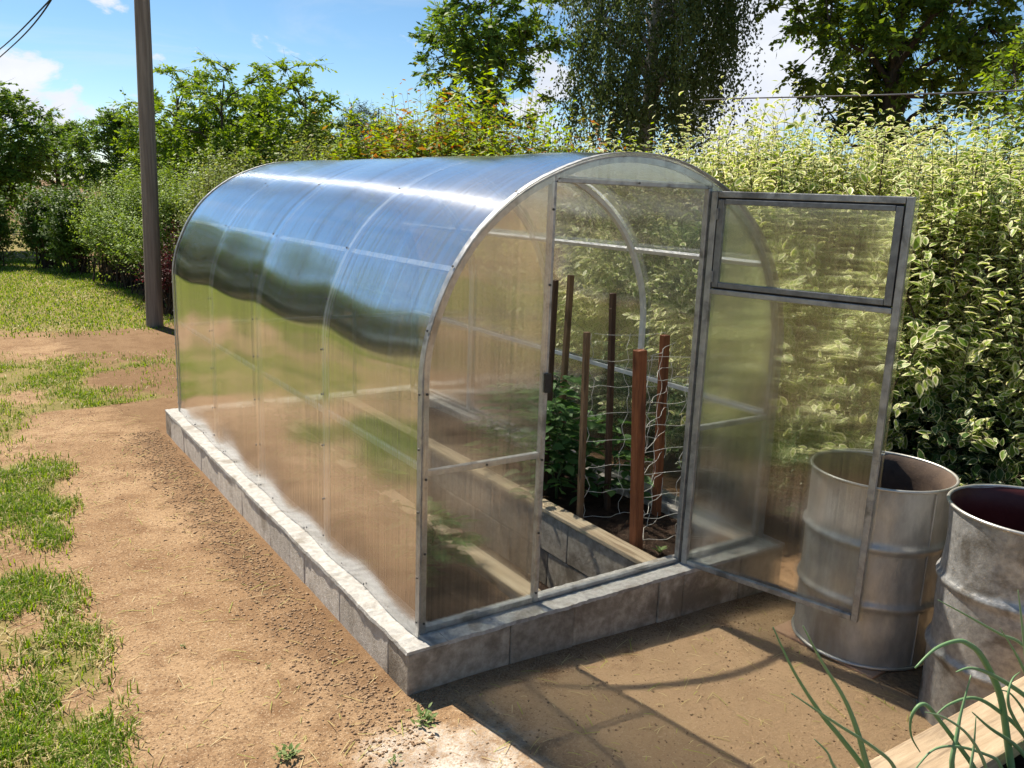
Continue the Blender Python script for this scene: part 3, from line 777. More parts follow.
def seedling(loc, s, seed, lb, nm='seedling', cat='seedling', n=9, mat='weed'):
    r = np.random.default_rng(seed); t = thing(nm, lb, cat, loc)
    an = np.arange(n)*2.4; P = r.normal(size=(n, 3))*s*.45*(0 if nm == 'seedling' else 1); P[:, 2] = r.random(n)*s*.5
    T = np.stack([np.cos(an), np.sin(an), .3+.9*r.random(n)], 1)
    link('leaf_cluster', leaf_mesh('leaf_cluster', P, T, np.tile([0, 0, 1.], (n, 1)), s*(.7+.6*r.random(n))*(1 if nm == 'seedling' else .55), .4, M[mat], fine=True, r=r), t)
    MB().tube([(0, 0, -.01), (0, 0, s*.6)], [.002, .001], 5).build('stem', M['stem_green'], t)
p = on_z(660, 553, SB+.01); seedling((p[0], p[1], SB+.005), .045, 3, 'tiny bright green seedling in the soil by the doorway')

# ------------------------------------------------------------------ barrels
def barrel(loc, r, h, mat, inmat, lb, rz=0, dents=0, tilt=(0, 0)):
    t = thing('metal_barrel', lb, 'barrel', loc, rz); t.rotation_euler = (tilt[0], tilt[1], rz)
    pr = [(r-.004, .012)]
    zs = np.linspace(.012, h-.006, 90)
    rib = lambda z: .014*math.exp(-((z-h*.345)/.017)**2)+.014*math.exp(-((z-h*.67)/.017)**2)
    pr = [(r-.006+rib(z), z) for z in zs]
    mb = MB(); mb.lathe(pr, 96)
    if dents:
        rr = np.random.default_rng(dents); V = np.array(mb.v)
        for k in range(7):
            an = rr.random()*6.28; z = rr.random()*h; d = .006+.008*rr.random(); wd = .05+.07*rr.random()
            c = np.array([r*math.cos(an), r*math.sin(an), z]); ds = np.linalg.norm(V-c, axis=1)
            V[:, :2] *= (1-d/r*np.exp(-(ds/wd)**2))[:, None]
        mb.v = [tuple(p) for p in V]
    mb.build('body', M[mat], t, smooth=True)
    MB().lathe([(r-.0085, h-.006)]+[(r-.028, z) for z in np.linspace(h-.03, .03, 12)]+[(.001, .03)], 96).build('interior', M[inmat], t, smooth=True)
    MB().tube([((r-.002)*math.cos(a), (r-.002)*math.sin(a), h-.004) for a in np.linspace(0, 2*math.pi, 97)], .0072, 8, False).build('rim', M['barrel_rim'], t, smooth=True)
    MB().tube([((r-.002)*math.cos(a), (r-.002)*math.sin(a), .008) for a in np.linspace(0, 2*math.pi, 97)], .0075, 8, False).build('bottom_rim', M['barrel_rim'], t, smooth=True)
    MB().tube([((r-.004)*math.cos(4.1), (r-.004)*math.sin(4.1), .02), ((r-.004)*math.cos(4.1), (r-.004)*math.sin(4.1), h-.02)], .0035, 6).build('seam', M[mat], t)
    return t
ZP = -.231
barrel((2.003, -.673, ZP), .308, .832, 'barrel', 'barrel_in', 'dull grey open barrel behind the greenhouse door, standing on a plank', .4, 5)
barrel((1.905, -1.372, -.258), .300, .912, 'barrel_grey', 'barrel_maroon', 'mottled grey open barrel with maroon inside, beside the timber edged bed', 1.9, 9)
# plank under the first barrel, slab under its right side
pa = on_z(772, 628, ZP); pb = on_z(918, 700, ZP)
dv = Vector((pb[0]-pa[0], pb[1]-pa[1], 0)); ln = dv.length; dv.normalize()
ang = math.atan2(dv.y, dv.x)
o = MB().box(0, ln*.72, 0, .26, -.032, 0, .002).build('plank', M['plank_red'], None, loc=(pa[0], pa[1], ZP-.001), ); o.rotation_euler = (0, 0, ang); bevel(o, .004)
tag(o, 'worn reddish brown plank under the dull grey barrel', 'plank')
o = MB().box(ln*.74, ln*1.12, .02, .36, -.032, -.0, .002).build('plank', M['stake_brown'], None, loc=(pa[0], pa[1], ZP-.003)); o.rotation_euler = (0, 0, ang); bevel(o, .004)
tag(o, 'grey brown board on the earth between the two barrels', 'plank')

# ------------------------------------------------------------------ timber edged onion bed in the foreground
BZ = .33
ob = thing('bed_edging', 'pale sawn timber edging of the raised onion bed, beside the mottled barrel', 'board', (1.6, -1.78, -.25))
bevel(MB().box(-1.5, 2.0, -.085, .085, .535, .58, .002).build('cap_board', M['board'], ob), .006)
bevel(MB().box(-1.48, 2.0, -.03, .02, .0, .265, .002).build('side_board', M['board'], ob), .006)
bevel(MB().box(-1.48, 2.0, -.028, .022, .268, .533, .002).build('side_board', M['board'], ob), .006)
def flat(x0, x1, y0, y1, z, nm):
    X = np.linspace(x0, x1, 60); Y = np.linspace(y0, y1, 20); a, b = np.meshgrid(X, Y); Z = z+.015*vnoise(a, b, 51, 3, 3)
    ii = np.arange(1200).reshape(20, 60); Fq = np.stack([ii[:-1, :-1], ii[:-1, 1:], ii[1:, 1:], ii[1:, :-1]], -1).reshape(-1, 4)
    tag(link(nm, fast_mesh(nm, np.stack([a, b, Z], -1).reshape(-1, 3), Fq, 4, M['soil'], smooth=True)), kind='structure')
flat(.1, 3.6, -2.6, -1.806, .25, 'onion_bed_soil')
ONION = [  # plants: lists of leaves, each a polyline of picture points put on an upright plane in the bed
 ('onion plant with two long upright leaves beside the bed end', -1.90, [
   [(882, 800), (863, 767), (841, 738), (819, 711), (793, 670), (773, 627)],
   [(884, 800), (868, 767), (858, 733), (845, 700), (822, 662), (803, 626)],
   [(900, 800), (894, 767), (873, 747), (837, 724), (810, 706), (791, 693)],
   [(866, 800), (850, 778), (835, 768), (827, 752), (814, 739)]]),
 ('onion plant with a sharply kinked leaf bent over the timber', -1.92, [
   [(985, 795), (974, 768), (961, 749), (940, 721), (924, 704), (912, 715), (911, 735), (920, 752)],
   [(965, 800), (952, 768), (957, 735), (961, 713), (971, 675)],
   [(1010, 790), (1000, 765), (992, 757), (961, 747), (935, 749), (917, 767), (905, 785)],
   [(975, 800), (971, 770), (974, 745), (976, 716)],
   [(990, 800), (985, 765), (968, 735), (945, 718), (925, 712)]]),
 ('onion plant with a thick leaf arching over in front of the mottled barrel', -1.90, [
   [(1013, 800), (1012, 775), (1008, 745), (1000, 695), (982, 657), (968, 644), (956, 641), (935, 649), (915, 668)],
   [(1050, 720), (1024, 695), (992, 675), (971, 668), (956, 672)],
   [(1065, 690), (1024, 646), (1000, 634), (966, 615), (938, 600)],
   [(1045, 720), (1024, 670), (1013, 649), (1000, 628)],
   [(1035, 760), (1026, 660), (1022, 623), (1018, 590)],
   [(1040, 760), (1015, 720), (1008, 700), (1012, 680), (1020, 672)]]),
 ('onion plant with thin crossing leaves at the far end of the bed', -1.89, [
   [(1050, 780), (1024, 735), (1000, 712), (975, 698), (950, 704), (935, 716)],
   [(1048, 790), (1020, 750), (990, 728), (972, 712)],
   [(1055, 780), (1030, 722), (1012, 695), (1000, 690)]]),
]
for lb, y, leaves in ONION:
    root = None
    for li, lf in enumerate(leaves):
        pts = np.array([on_y(px, py, y-.02*li+.008*k) for k, (px, py) in enumerate(lf)])
        sp = crom(pts, 5)
        if root is None:
            root = thing('onion_plant', lb, 'onion', tuple(sp[0])); org = sp[0]
        n = len(sp); thick = (.0105 if 'thick' in lb and li == 0 else .0068) if li < 2 else .0045
        rads = [thick*(1-.82*(k/(n-1))**1.6) for k in range(n)]
        mb = MB().tube([p-org for p in sp], rads, 8)
        me = mb.mesh('leaf', M['onion'], True)
        ul = me.uv_layers.new(name='UVMap'); ul.data.foreach_set('uv', [random.random()*0+.15+.2*li % 1, .5]*len(me.loops))
        link('leaf', me, root)

# ------------------------------------------------------------------ pole and cables
pl = thing('utility_pole', 'dark weathered wooden utility pole at the edge of the lawn', 'pole', (.915, 9.46, -.19))
MB().tube([(0, 0, -.3), (0, 0, .02), (.03, 0, 2), (.055, 0, 4), (.085, 0, 6.2)], [.112, .110, .102, .094, .085], 14).build('shaft', M['pole'], pl, smooth=True)
MB().bar((-.28, -.10, 5.45), (.45, -.10, 5.45), .07, .07, (0, 1, 0)).build('crossarm', M['pole'], pl)
for x in (-.2, .36): MB().lathe([(.001, 5.62), (.03, 5.61), (.035, 5.57), (.022, 5.55), (.036, 5.52), (.02, 5.48)], 14).build('insulator', M['black'], pl, True, (x, -.10, 0))
def cable(pts, r, lb, mat='cable', group=None, nm='overhead_cable'):
    o = MB().tube(crom(np.array(pts), 12), r, 6).build(nm, M[mat], None, True); tag(o, lb, 'cable', group)
def on_level(px, py, z): d = ray(px, py); return CAM + d*(z-CAM[2])/d[2]
for k, (xo, p1, p2) in enumerate(((-.2, (46, 8), (0, 57)), (.36, (50, 0), (0, 49)))):
    a = np.array([.915+xo, 9.36, 5.42]); c = on_level(*p1, 5.15); b = on_level(*p2, 5.15)
    cable([a, c, b, b+(b-c)*1.6+np.array([0, 0, .4])], .017, 'black overhead cable running from the utility pole', group='cables on the utility pole')
ca = at_d(700, 100, 12.6); cb = at_d(735, 98.5, 12.4); cc = at_d(880, 95, 11.6); ce = at_d(1024, 90, 10.9); cf = at_d(1300, 72, 9.6)
cable([ca, cb, cc, ce, cf], .010, 'pale grey overhead cable crossing in front of the tall trees', 'cable_grey')

# ------------------------------------------------------------------ vegetation
def bush_meshes(seed, rx, ry, h, nshoot, leaf, wr, mat, per=8, up=.9, lenr=(.15, .4), fine=False, spike=.0, shell=.55, box=False, lum=.16, stemmat='twig', clump=22):
    r = np.random.default_rng(seed)
    d = sph(nshoot, r)
    d[:, 2] = np.where(d[:, 2] < -.8, -d[:, 2], d[:, 2]); d = unit(d)
    rr = (shell+(1-shell)*r.random(nshoot)**.6)*(1+lum*lump(d, seed+1))
    rr[: nshoot//5] *= r.random(nshoot//5)
    dd = d.copy()
    if box:
        m = np.max(np.abs(d), 1, keepdims=True); dd = d/np.maximum(m, .72)
    base = dd*rr[:, None]*np.array([rx, ry, h*.56])*.9+np.array([0, 0, h*.44])
    ncl_ = max(12, nshoot//clump); cc = r.integers(0, ncl_, nshoot)
    base = base[cc]*.72+base*.28+r.normal(size=base.shape)*.07; d = unit(d[cc]*.8+d*.2)
    base[:, 2] = np.maximum(base[:, 2], .05)
    sd = unit(d*np.array([1, 1, .6])*.75+np.array([0, 0, up])+r.normal(size=(nshoot, 3))*.42)
    ln = lenr[0]+(lenr[1]-lenr[0])*r.random(nshoot)
    if spike: 
        top = d[:, 2] > .45
        ln = np.where(top, ln*(1+spike*r.random(nshoot)), ln)
        sd[top] = unit(sd[top]+np.array([0, 0, .9]))
    k = per
    s = (np.arange(k)+.5)/k
    P = base[:, None]+sd[:, None]*(ln[:, None]*s[None])[..., None]
    rx_ = unit(np.cross(sd, r.normal(size=(nshoot, 3)))); ry_ = np.cross(sd, rx_)
    ang = (np.arange(k)*1.571)[None]+np.repeat(np.where(np.arange(k) % 2 == 0, 0, 1.571)[None], nshoot, 0)+r.normal(size=(nshoot, k))*.35
    perp = rx_[:, None]*np.cos(ang)[..., None]+ry_[:, None]*np.sin(ang)[..., None]
    T = perp*.85+sd[:, None]*.55+np.array([0, 0, -.18])
    Nn = sd[:, None]*.7+np.array([0, 0, .8])+r.normal(size=(nshoot, k, 3))*.35
    Lf = leaf*(.55+.7*r.random((nshoot, k)))*(1-.5*s[None]**1.5)
    # each shoot has its own tint
    rnd = np.clip(np.repeat((.6*r.random(ncl_)[cc]+.4*r.random(nshoot))[:, None], k, 1)*.8+.2*r.random((nshoot, k)), 0, 1)
    mat_ = M[mat]
    me = leaf_mesh('foliage', P.reshape(-1, 3), T.reshape(-1, 3), Nn.reshape(-1, 3), Lf.ravel(), wr, mat_, rnd.ravel(), fine=fine, r=r)
    mb = MB()
    pick = r.choice(nshoot, min(60, nshoot), replace=False)
    for i in pick:
        b = np.array([r.normal()*rx*.18, r.normal()*ry*.18, -.05]); e = base[i]+sd[i]*ln[i]*.9; mdl = (b+e)/2+np.array([0, 0, .12*h])*r.random()+r.normal(size=3)*.05
        mb.tube([b, mdl, base[i], e], [.014, .010, .005, .002], 5, False)
    V, Fc = prisms(base, base+sd*ln[:, None]*.82, .0022, .0009)
    return me, join_prisms(mb, V, Fc, 'stems', M[stemmat])
def put_bush(name, meshes, loc, rz, s, lb, group, cat='shrub'):
    t = thing(name, lb, cat, loc, rz, group); t.scale = s if isinstance(s, tuple) else (s, s, s)
    link('foliage', meshes[0], t); link('stems', meshes[1], t)
    return t
G0 = -.21
# variegated dogwood hedge along the right side of the greenhouse
dog = [bush_meshes(100+i, .95, .95, 2.1, 2900, .080, .48, 'dogwood', 11, .85, (.16, .42), fine=True, spike=.8, shell=.55, lum=.30) for i in range(3)]
k = 0
ORD = ('first', 'second', 'third', 'fourth', 'fifth', 'sixth', 'seventh', 'eighth', 'ninth', 'tenth')
nf = nb = 0
for (x, y, s, rz, front) in ((3.45, -1.95, .96, 0, 1), (3.35, -1.0, 1.03, 1, 1), (3.40, -.1, 1.17, 2, 1), (3.32, .75, 1.21, 3, 1), (3.40, 1.6, 1.17, 4, 1), (3.35, 2.45, 1.13, 5, 1), (3.42, 3.35, 1.08, .6, 1),
                      (4.5, -1.6, 1.05, 1.2, 0), (4.35, -.4, 1.26, 2.5, 0), (4.4, .9, 1.30, 4.4, 0), (4.35, 2.2, 1.24, .3, 0), (4.3, 3.3, 1.0, 2.2, 0)):
    if front: lb = ORD[nf]+' cream edged dogwood of the hedge row facing the greenhouse, counted from the barrels'; nf += 1
    else: lb = ORD[nb]+' cream edged dogwood of the hedge row facing the tall trees, counted from the barrels'; nb += 1
    put_bush('dogwood_shrub', dog[k % 3], (x, y, G0), rz, (s*random.uniform(.97, 1.06), s, s*random.uniform(.97, 1.03)), lb, 'variegated dogwood hedge'); k += 1
M['dogwood_shaded'] = leafmat('shaded_variegated_leaf', [(.025, .06, .018), (.045, .095, .025), (.07, .13, .035)], margin=(.45, .46, .28), trans=.3, mlim=(.05, .16), rough=.35)  # thin-edged leaves, colour darkened to stand in for shade low in the hedge
low = bush_meshes(160, .5, .62, 1.15, 800, .095, .55, 'dogwood_shaded', 8, .5, (.14, .3), fine=True, shell=.7)
for i, (x, y, s) in enumerate(((2.95, .15, .95), (3.12, -.62, 1.0), (3.35, -1.5, 1.0), (2.92, 1.1, .9), (2.92, 2.1, .9), (2.95, 3.1, .9))):  # shrubs added to darken the foot of the hedge
    put_bush('shaded_dogwood_shrub', low, (x, y, G0), i*1.5, s, ('low added dogwood with shade darkened leaves behind the open door', 'low added dogwood with shade darkened leaves right behind the dull grey barrel', 'low added dogwood with shade darkened leaves right behind the mottled barrel', 'low added dogwood with shade darkened leaves beside the first bay of the greenhouse', 'low added dogwood with shade darkened leaves beside the middle of the greenhouse', 'low added dogwood with shade darkened leaves beside the last bay of the greenhouse')[i], 'shade darkened dogwoods at the foot of the hedge')
gsh = bush_meshes(150, .35, .35, .9, 90, .11, .3, 'dogwood_green', 9, 1.2, (.25, .5), fine=True)
put_bush('green_shrub', gsh, (2.95, -1.25, 1.0), 0, 1.0, 'plain bright green leafy shrub growing through the dogwood hedge beside the barrels', None)
# bronze and green shrubs behind the greenhouse
red = [bush_meshes(200+i, .85, .85, 2.6, 1700, .11, .45, 'redshrub', 8, 1.3, (.25, .55), spike=.6) for i in range(2)]
for i, (x, y, s) in enumerate(((3.3, 4.6, 1.06), (3.55, 5.4, 1.22), (3.2, 6.1, 1.14), (3.8, 6.7, 1.30), (3.2, 7.3, 1.16), (4.4, 5.2, 1.16), (4.4, 4.0, 1.0))):
    put_bush('bronze_shrub', red[i % 2], (x, y, G0), i*1.3, s, 'upright bronze and bright green shrub behind the greenhouse, '+ORD[i]+' counted from the dogwoods', 'bronze green shrubs')
spi = [bush_meshes(230+i, 1.0, 1.0, 2.6, 1700, .07, .5, 'spirea', 10, .9, (.2, .5), spike=.5) for i in range(2)]
for i, (x, y, s) in enumerate(((2.55, 8.2, 1.0), (1.95, 9.6, .92), (2.3, 10.6, 1.05), (3.1, 9.2, 1.1))):
    put_bush('spirea_shrub', spi[i % 2], (x, y, G0), i*1.7, s, 'brownish olive twiggy shrub behind the utility pole, '+ORD[i]+' counted from the bronze shrubs', 'olive shrubs behind the pole')
gre = [bush_meshes(260+i, 1.0, 1.0, 2.15, 1900, .075, .45, 'greyshrub', 10, .9, (.2, .5), spike=.4) for i in range(2)]
for i, (x, y, s) in enumerate(((1.75, 11.7, 1.0), (1.72, 12.9, 1.08), (1.55, 14.0, 1.0), (1.35, 15.2, .98), (2.6, 12.4, 1.15))):
    put_bush('grey_green_shrub', gre[i % 2], (x, y, G0), i*2.1, s, 'pale green rounded shrub along the lawn, '+ORD[i]+' counted from the utility pole', 'grey green shrubs along the lawn')
bar_ = bush_meshes(290, .5, .5, 1.4, 500, .05, .5, 'barberry', 9, .9, (.2, .4))
put_bush('barberry_shrub', bar_, (1.42, 10.5, G0), 0, 1.0, 'small dark purple shrub right behind the utility pole', None)
cl = bush_meshes(300, .66, .66, 1.95, 2200, .085, .55, 'clipped', 8, .3, (.08, .2), box=True, shell=.75, clump=8)
for i, (x, y) in enumerate(((.55, 18.2), (-.55, 18.9), (.95, 17.0), (-1.8, 19.4), (-3.0, 20.0), (-4.2, 20.6))):
    put_bush('clipped_bush', cl, (x, y, G0), i*.8, (1, 1, 1.0 if i < 3 else .92), 'dark green clipped bush beyond the lawn, '+ORD[i]+' counted from the pale shrubs', 'clipped bushes at the end of the lawn')

def tree_meshes(seed, H, trunk_r, crown_c, crown_r, ncl, per, leaf, wr, mat, clr=.32, limbs=26, bark='bark', shell=.35, droop=0.0, strand=None, lum=.28, flat_n=.5):
    """crown_c height of the crown's middle, crown_r its three radii"""
    r = np.random.default_rng(seed)
    d = sph(ncl, r)
    rr = (shell+(1-shell)*r.random(ncl)**.5)*(1+lum*lump(d, seed+3, 4))
    C = d*rr[:, None]*np.array(crown_r)+np.array([0, 0, crown_c])
    mb = MB()
    tp = [(0, 0, -.3)]; ph = r.random(3)*6
    nseg = 8
    for i in range(1, nseg+1):
        s = i/nseg; tp.append((.10*H*.15*math.sin(ph[0]+s*3), .10*H*.15*math.sin(ph[1]+s*2.6), H*.93*s))
    mb.tube(tp, [trunk_r*(1.15 if i == 0 else 1)*(1-.93*i/nseg)+.008 for i in range(nseg+1)], 9)
    tpa = np.array(tp)
    ends = []
    for i in range(limbs):
        e = C[i % ncl]; hz = np.clip(e[2]-.5*np.hypot(e[0], e[1])-.2*r.random()*H*.3, H*.18, H*.85)
        b = np.array([np.interp(hz, tpa[:, 2], tpa[:, 0]), np.interp(hz, tpa[:, 2], tpa[:, 1]), hz])
        m1 = b+(e-b)*.35+np.array([0, 0, .10*np.linalg.norm(e-b)]); m2 = b+(e-b)*.7+r.normal(size=3)*.08
        r0 = trunk_r*.42*(1-.6*hz/H)
        mb.tube([b, m1, m2, e], [r0, r0*.7, r0*.42, r0*.15], 6, False); ends.append((b, m1, m2, e))
    E = np.array([np.stack(x) for x in ends]).reshape(-1, 3)
    for i in range(limbs, min(ncl, limbs+420)):
        j = np.argmin(np.linalg.norm(E-C[i], axis=1)); b = E[j]
        mb.tube([b, (b+C[i])/2+r.normal(size=3)*.06, C[i]], [.016, .010, .004], 4, False)
    prs = []
    if strand is None:
        m_ = 10; kk = max(3, per//m_); per = m_*kk
        td = unit(sph(ncl*m_, r)*np.array([1, 1, .75])+np.repeat(unit(d), m_, 0)*.35+np.array([0, 0, .12]))
        tl_ = clr*1.9*(.45+.65*r.random(ncl*m_))*np.repeat(.7+.6*r.random(ncl), m_)
        Cb = np.repeat(C, m_, 0); prs.append(prisms(Cb, Cb+td*tl_[:, None], .005, .0015))
        sf = (np.arange(kk)+.6+.3*r.random((ncl*m_, kk)))/kk
        P = Cb[:, None]+td[:, None]*(tl_[:, None]*sf)[..., None]
        P[..., 2] -= .12*(tl_[:, None]*sf)**2/clr
        px_ = unit(np.cross(td, np.array([0, 0, 1.0])+.2*r.normal(size=td.shape)))
        sg = np.where(np.arange(kk) % 2 == 0, 1, -1)[None, :, None]
        T = (px_[:, None]*sg*.8+td[:, None]*.6+r.normal(size=P.shape)*.3+np.array([0, 0, -.25-droop])).reshape(ncl, per, 3)
        P = P.reshape(ncl, per, 3)
        Nn = r.normal(size=P.shape)*(1-flat_n)+np.array([0, 0, 1.0])*flat_n
        rnd = np.clip(np.repeat(r.random(ncl)[:, None], per, 1)*.6+.4*r.random((ncl, per)), 0, 1)
    else:
        k = per; ln = strand[0]+(strand[1]-strand[0])*r.random(ncl)**1.3
        s = np.sort(r.random((ncl, k)), 1)
        out = unit(np.stack([d[:, 0], d[:, 1], np.zeros(ncl)], 1))
        sway = r.normal(size=(ncl, 3))*.10
        P = C[:, None]+(out*.35+sway)[:, None]*(np.sin(s*1.6)*ln[:, None]*.45)[..., None]
        P[..., 2] -= s**1.25*ln[:, None]
        P += r.normal(size=P.shape)*.055
        P[..., 2] = np.maximum(P[..., 2], .9)
        T = r.normal(size=P.shape)*.55+np.array([0, 0, -1.0]); Nn = r.normal(size=P.shape)
        rnd = np.clip(np.repeat(r.random(ncl)[:, None], k, 1)*.6+.4*r.random((ncl, k)), 0, 1)
        for i in range(0, ncl, 5):
            pp = P[i][np.argsort(-P[i][:, 2])][::max(1, k//5)]
            mb.tube(pp, [.004]*len(pp), 3, False)
    Lf = leaf*(.65+.7*r.random(P.shape[:2]))
    me = leaf_mesh('crown', P.reshape(-1, 3), T.reshape(-1, 3), Nn.reshape(-1, 3), Lf.ravel(), wr, M[mat], rnd.ravel(), r=r)
    if prs: return me, join_prisms(mb, prs[0][0], prs[0][1], 'trunk', M[bark], True)
    return me, mb.mesh('trunk', M[bark], True)
def put_tree(name, ms, loc, rz, s, lb, group=None):
    t = thing(name, lb, 'tree', loc, rz, group); t.scale = s if isinstance(s, tuple) else (s, s, s)
    link('crown', ms[0], t); link('trunk', ms[1], t); return t
def foot(px, dist): p = at_d(px, 200, dist); return (p[0], p[1], G0)

put_tree('leafy_tree', tree_meshes(401, 6.4, .12, 4.75, (1.35, 1.35, 1.6), 120, 110, .11, .52, 'walnut', .19, shell=.15, lum=.5), foot(482, 18), 0, 1, 'open crowned leafy green tree behind the bronze shrubs, left of the weeping birch'.replace(', left of the weeping birch', ', next to the weeping birch'))
put_tree('weeping_birch', tree_meshes(402, 10.5, .2, 6.6, (1.75, 1.75, 3.6), 860, 115, .066, .62, 'birchleaf', bark='birch', strand=(.8, 2.6), shell=.35, limbs=40), foot(645, 18), 0, 1, 'dark weeping birch with long hanging branches behind the greenhouse')
put_tree('broad_tree', tree_meshes(403, 9.0, .2, 5.6, (2.3, 2.3, 2.9), 300, 110, .125, .5, 'ash', .24, shell=.15, lum=.45), foot(884, 16), 1.2, 1, 'broad dark green tree with forked trunk standing over the dogwood hedge')
put_tree('young_tree', tree_meshes(404, 5.0, .07, 3.5, (.9, .9, 1.3), 80, 50, .11, .4, 'lime', .24, shell=.3), foot(1035, 12), 0, 1, 'slender bright green tree next to the broad dark tree')
ft = tree_meshes(405, 4.6, .16, 2.9, (1.7, 1.7, 1.65), 260, 110, .12, .5, 'walnut', .26, shell=.45, lum=.18)
put_tree('round_tree', ft, (-.3, 23.0, G0), 0, .93, 'round crowned green tree behind the clipped bushes')
mid = [tree_meshes(410+i, 5.2, .12, 3.2, (1.6, 1.6, 1.9), 120, 130, .105, .52, m_, .24, shell=.2, lum=.4) for i, m_ in enumerate(('walnut', 'lime'))]
con = tree_meshes(420, 5.4, .1, 2.7, (.75, .75, 2.4), 200, 60, .10, .2, 'conifer', .22, shell=.2, lum=.2)
for i, (px, dist, s, m_) in enumerate(((120, 21, .74, 0), (178, 18, .76, 1), (225, 16.5, .76, 1), (265, 17.5, .80, 0), (310, 16, .74, 1), (400, 20, .72, 0))):
    f = foot(px, dist)
    put_tree('background_tree', mid[m_], f, i*1.1, s, ('dark green' if m_ == 0 else 'light green') + ' small leafy tree over the shrub row, '+ORD[i]+' counted from the round tree', 'small trees over the shrub row')
for i, (px, dist, s) in enumerate(((352, 22, .80), (376, 24, .82))):
    put_tree('conifer_tree', con, foot(px, dist), i*2, s, 'slim grey green conifer '+('next to the small leafy trees' if i == 0 else 'next to the open crowned leafy tree'), 'slim conifers')
for i, (px, dist, s, m_) in enumerate(((-60, 30, 1.0, 0), (60, 34, .85, 0), (150, 32, .85, 1), (240, 34, .9, 0), (330, 33, .8, 1), (430, 32, .75, 0), (560, 33, .75, 0), (730, 30, .62, 0), (800, 26, .6, 1), (960, 24, .75, 0), (1100, 22, .9, 0))):
    put_tree('distant_tree', mid[m_], foot(px, dist), i*.9+.4, (s*1.3, s*1.3, s), 'far tree closing the view behind the garden, mostly hidden by nearer trees', 'far trees')
# garden trees beyond the lawn, to the left of the view; the curved sheets mirror them
for i, (x, y, s) in enumerate(((-3.4, 25, 1.05), (-6.2, 25.5, 1.15), (-9.2, 24.5, 1.1), (-12.2, 24, 1.2), (-15.4, 22.5, 1.1), (-18.2, 20, 1.2), (-20, 16.5, 1.1), (-21, 12.5, 1.2), (-21, 8, 1.1), (-7.8, 29, 1.3), (-13.5, 28, 1.3))):
    put_tree('garden_tree', mid[i % 2], (x, y, G0), i*1.4, (s*1.5, s*1.5, s*1.12), 'leafy tree beyond the left side of the lawn, mirrored in the greenhouse wall'.replace('the left side of ', ''), 'trees mirrored in the greenhouse')

for i in range(15):
    a = i/14; x = -2.6-19*a**.9; y = 23.2-.6*math.sin(i)-13*a**2.2
    put_bush('hedge_bush', gre[i % 2], (x, y, G0), i*1.9, (1.6, 1.6, 1.15), 'green hedge bush below the trees beyond the lawn, mirrored in the greenhouse wall', 'hedge mirrored in the greenhouse')

# ------------------------------------------------------------------ grass, weeds, clods
def grass(n, x0, x1, y0, y1, h, w, name, lb, seed, dry=.15, clump=True):
    r = np.random.default_rng(seed)
    x = x0+(x1-x0)*r.random(n*4); y = y0+(y1-y0)*r.random(n*4)
    m = grass_mask(x, y)
    if clump: m = m*np.clip(.35+.95*vnoise(x, y, seed+1, 3, 3.5), .05, 1)
    keep = r.random(len(x)) < m; x = x[keep][:n]; y = y[keep][:n]; n = len(x)
    z = gz(x, y)-.004
    P = np.stack([x, y, z], 1)
    an = r.random(n)*6.28; lean = .25+.75*r.random(n)
    D = np.stack([np.cos(an), np.sin(an), np.zeros(n)], 1); Hh = h*(.4+.9*r.random(n))
    dryv = r.random(n) < dry+.35*np.clip(vnoise(x, y, seed+9, 3, 1.5), 0, 1)
    tint = np.where(dryv, .72+.28*r.random(n), .62*r.random(n)*(.75+.25*np.clip(m[keep][:n], 0, 1)))
    lean = np.where(dryv, lean*2.2, lean)
    Sd = np.stack([-D[:, 1], D[:, 0], np.zeros(n)], 1)*(w*(.6+.8*r.random(n)))[:, None]*.5
    Z = np.array([0, 0, 1.0])
    p1 = P+Z*(Hh*.55)[:, None]/(1+lean[:, None]*.4)+D*(Hh*lean*.25)[:, None]
    p2 = P+Z*(Hh*(1/(1+lean*.9)))[:, None]+D*(Hh*lean*.75)[:, None]
    V = np.stack([P-Sd, P+Sd, p1+Sd*.8, p1-Sd*.8, p2], 1).reshape(-1, 3)
    b = (np.arange(n)*5)[:, None]
    Fc = np.concatenate([b+np.array([[0, 1, 2]]), b+np.array([[0, 2, 3]]), b+np.array([[3, 2, 4]])], 0)
    uv = np.stack([np.repeat(tint, 5), np.full(5*n, .5)], 1)
    o = link(name, fast_mesh(name, V, Fc, 3, M['grass'], uv)); tag(o, lb, 'grass', kind='stuff')
grass(80000, -2.7, -.75, -.7, 3.6, .066, .0052, 'grass_strip', 'patchy half dry grass strip along the bare earth path', 61, .2)
grass(52000, -3.6, .9, 3.4, 8.2, .055, .006, 'grass_patch', 'green grass patch between the path and the utility pole', 62, .1)
grass(90000, -6.5, 2.0, 8.0, 20.5, .06, .012, 'lawn_grass', 'sunlit mown lawn beyond the utility pole', 63, .06, False)
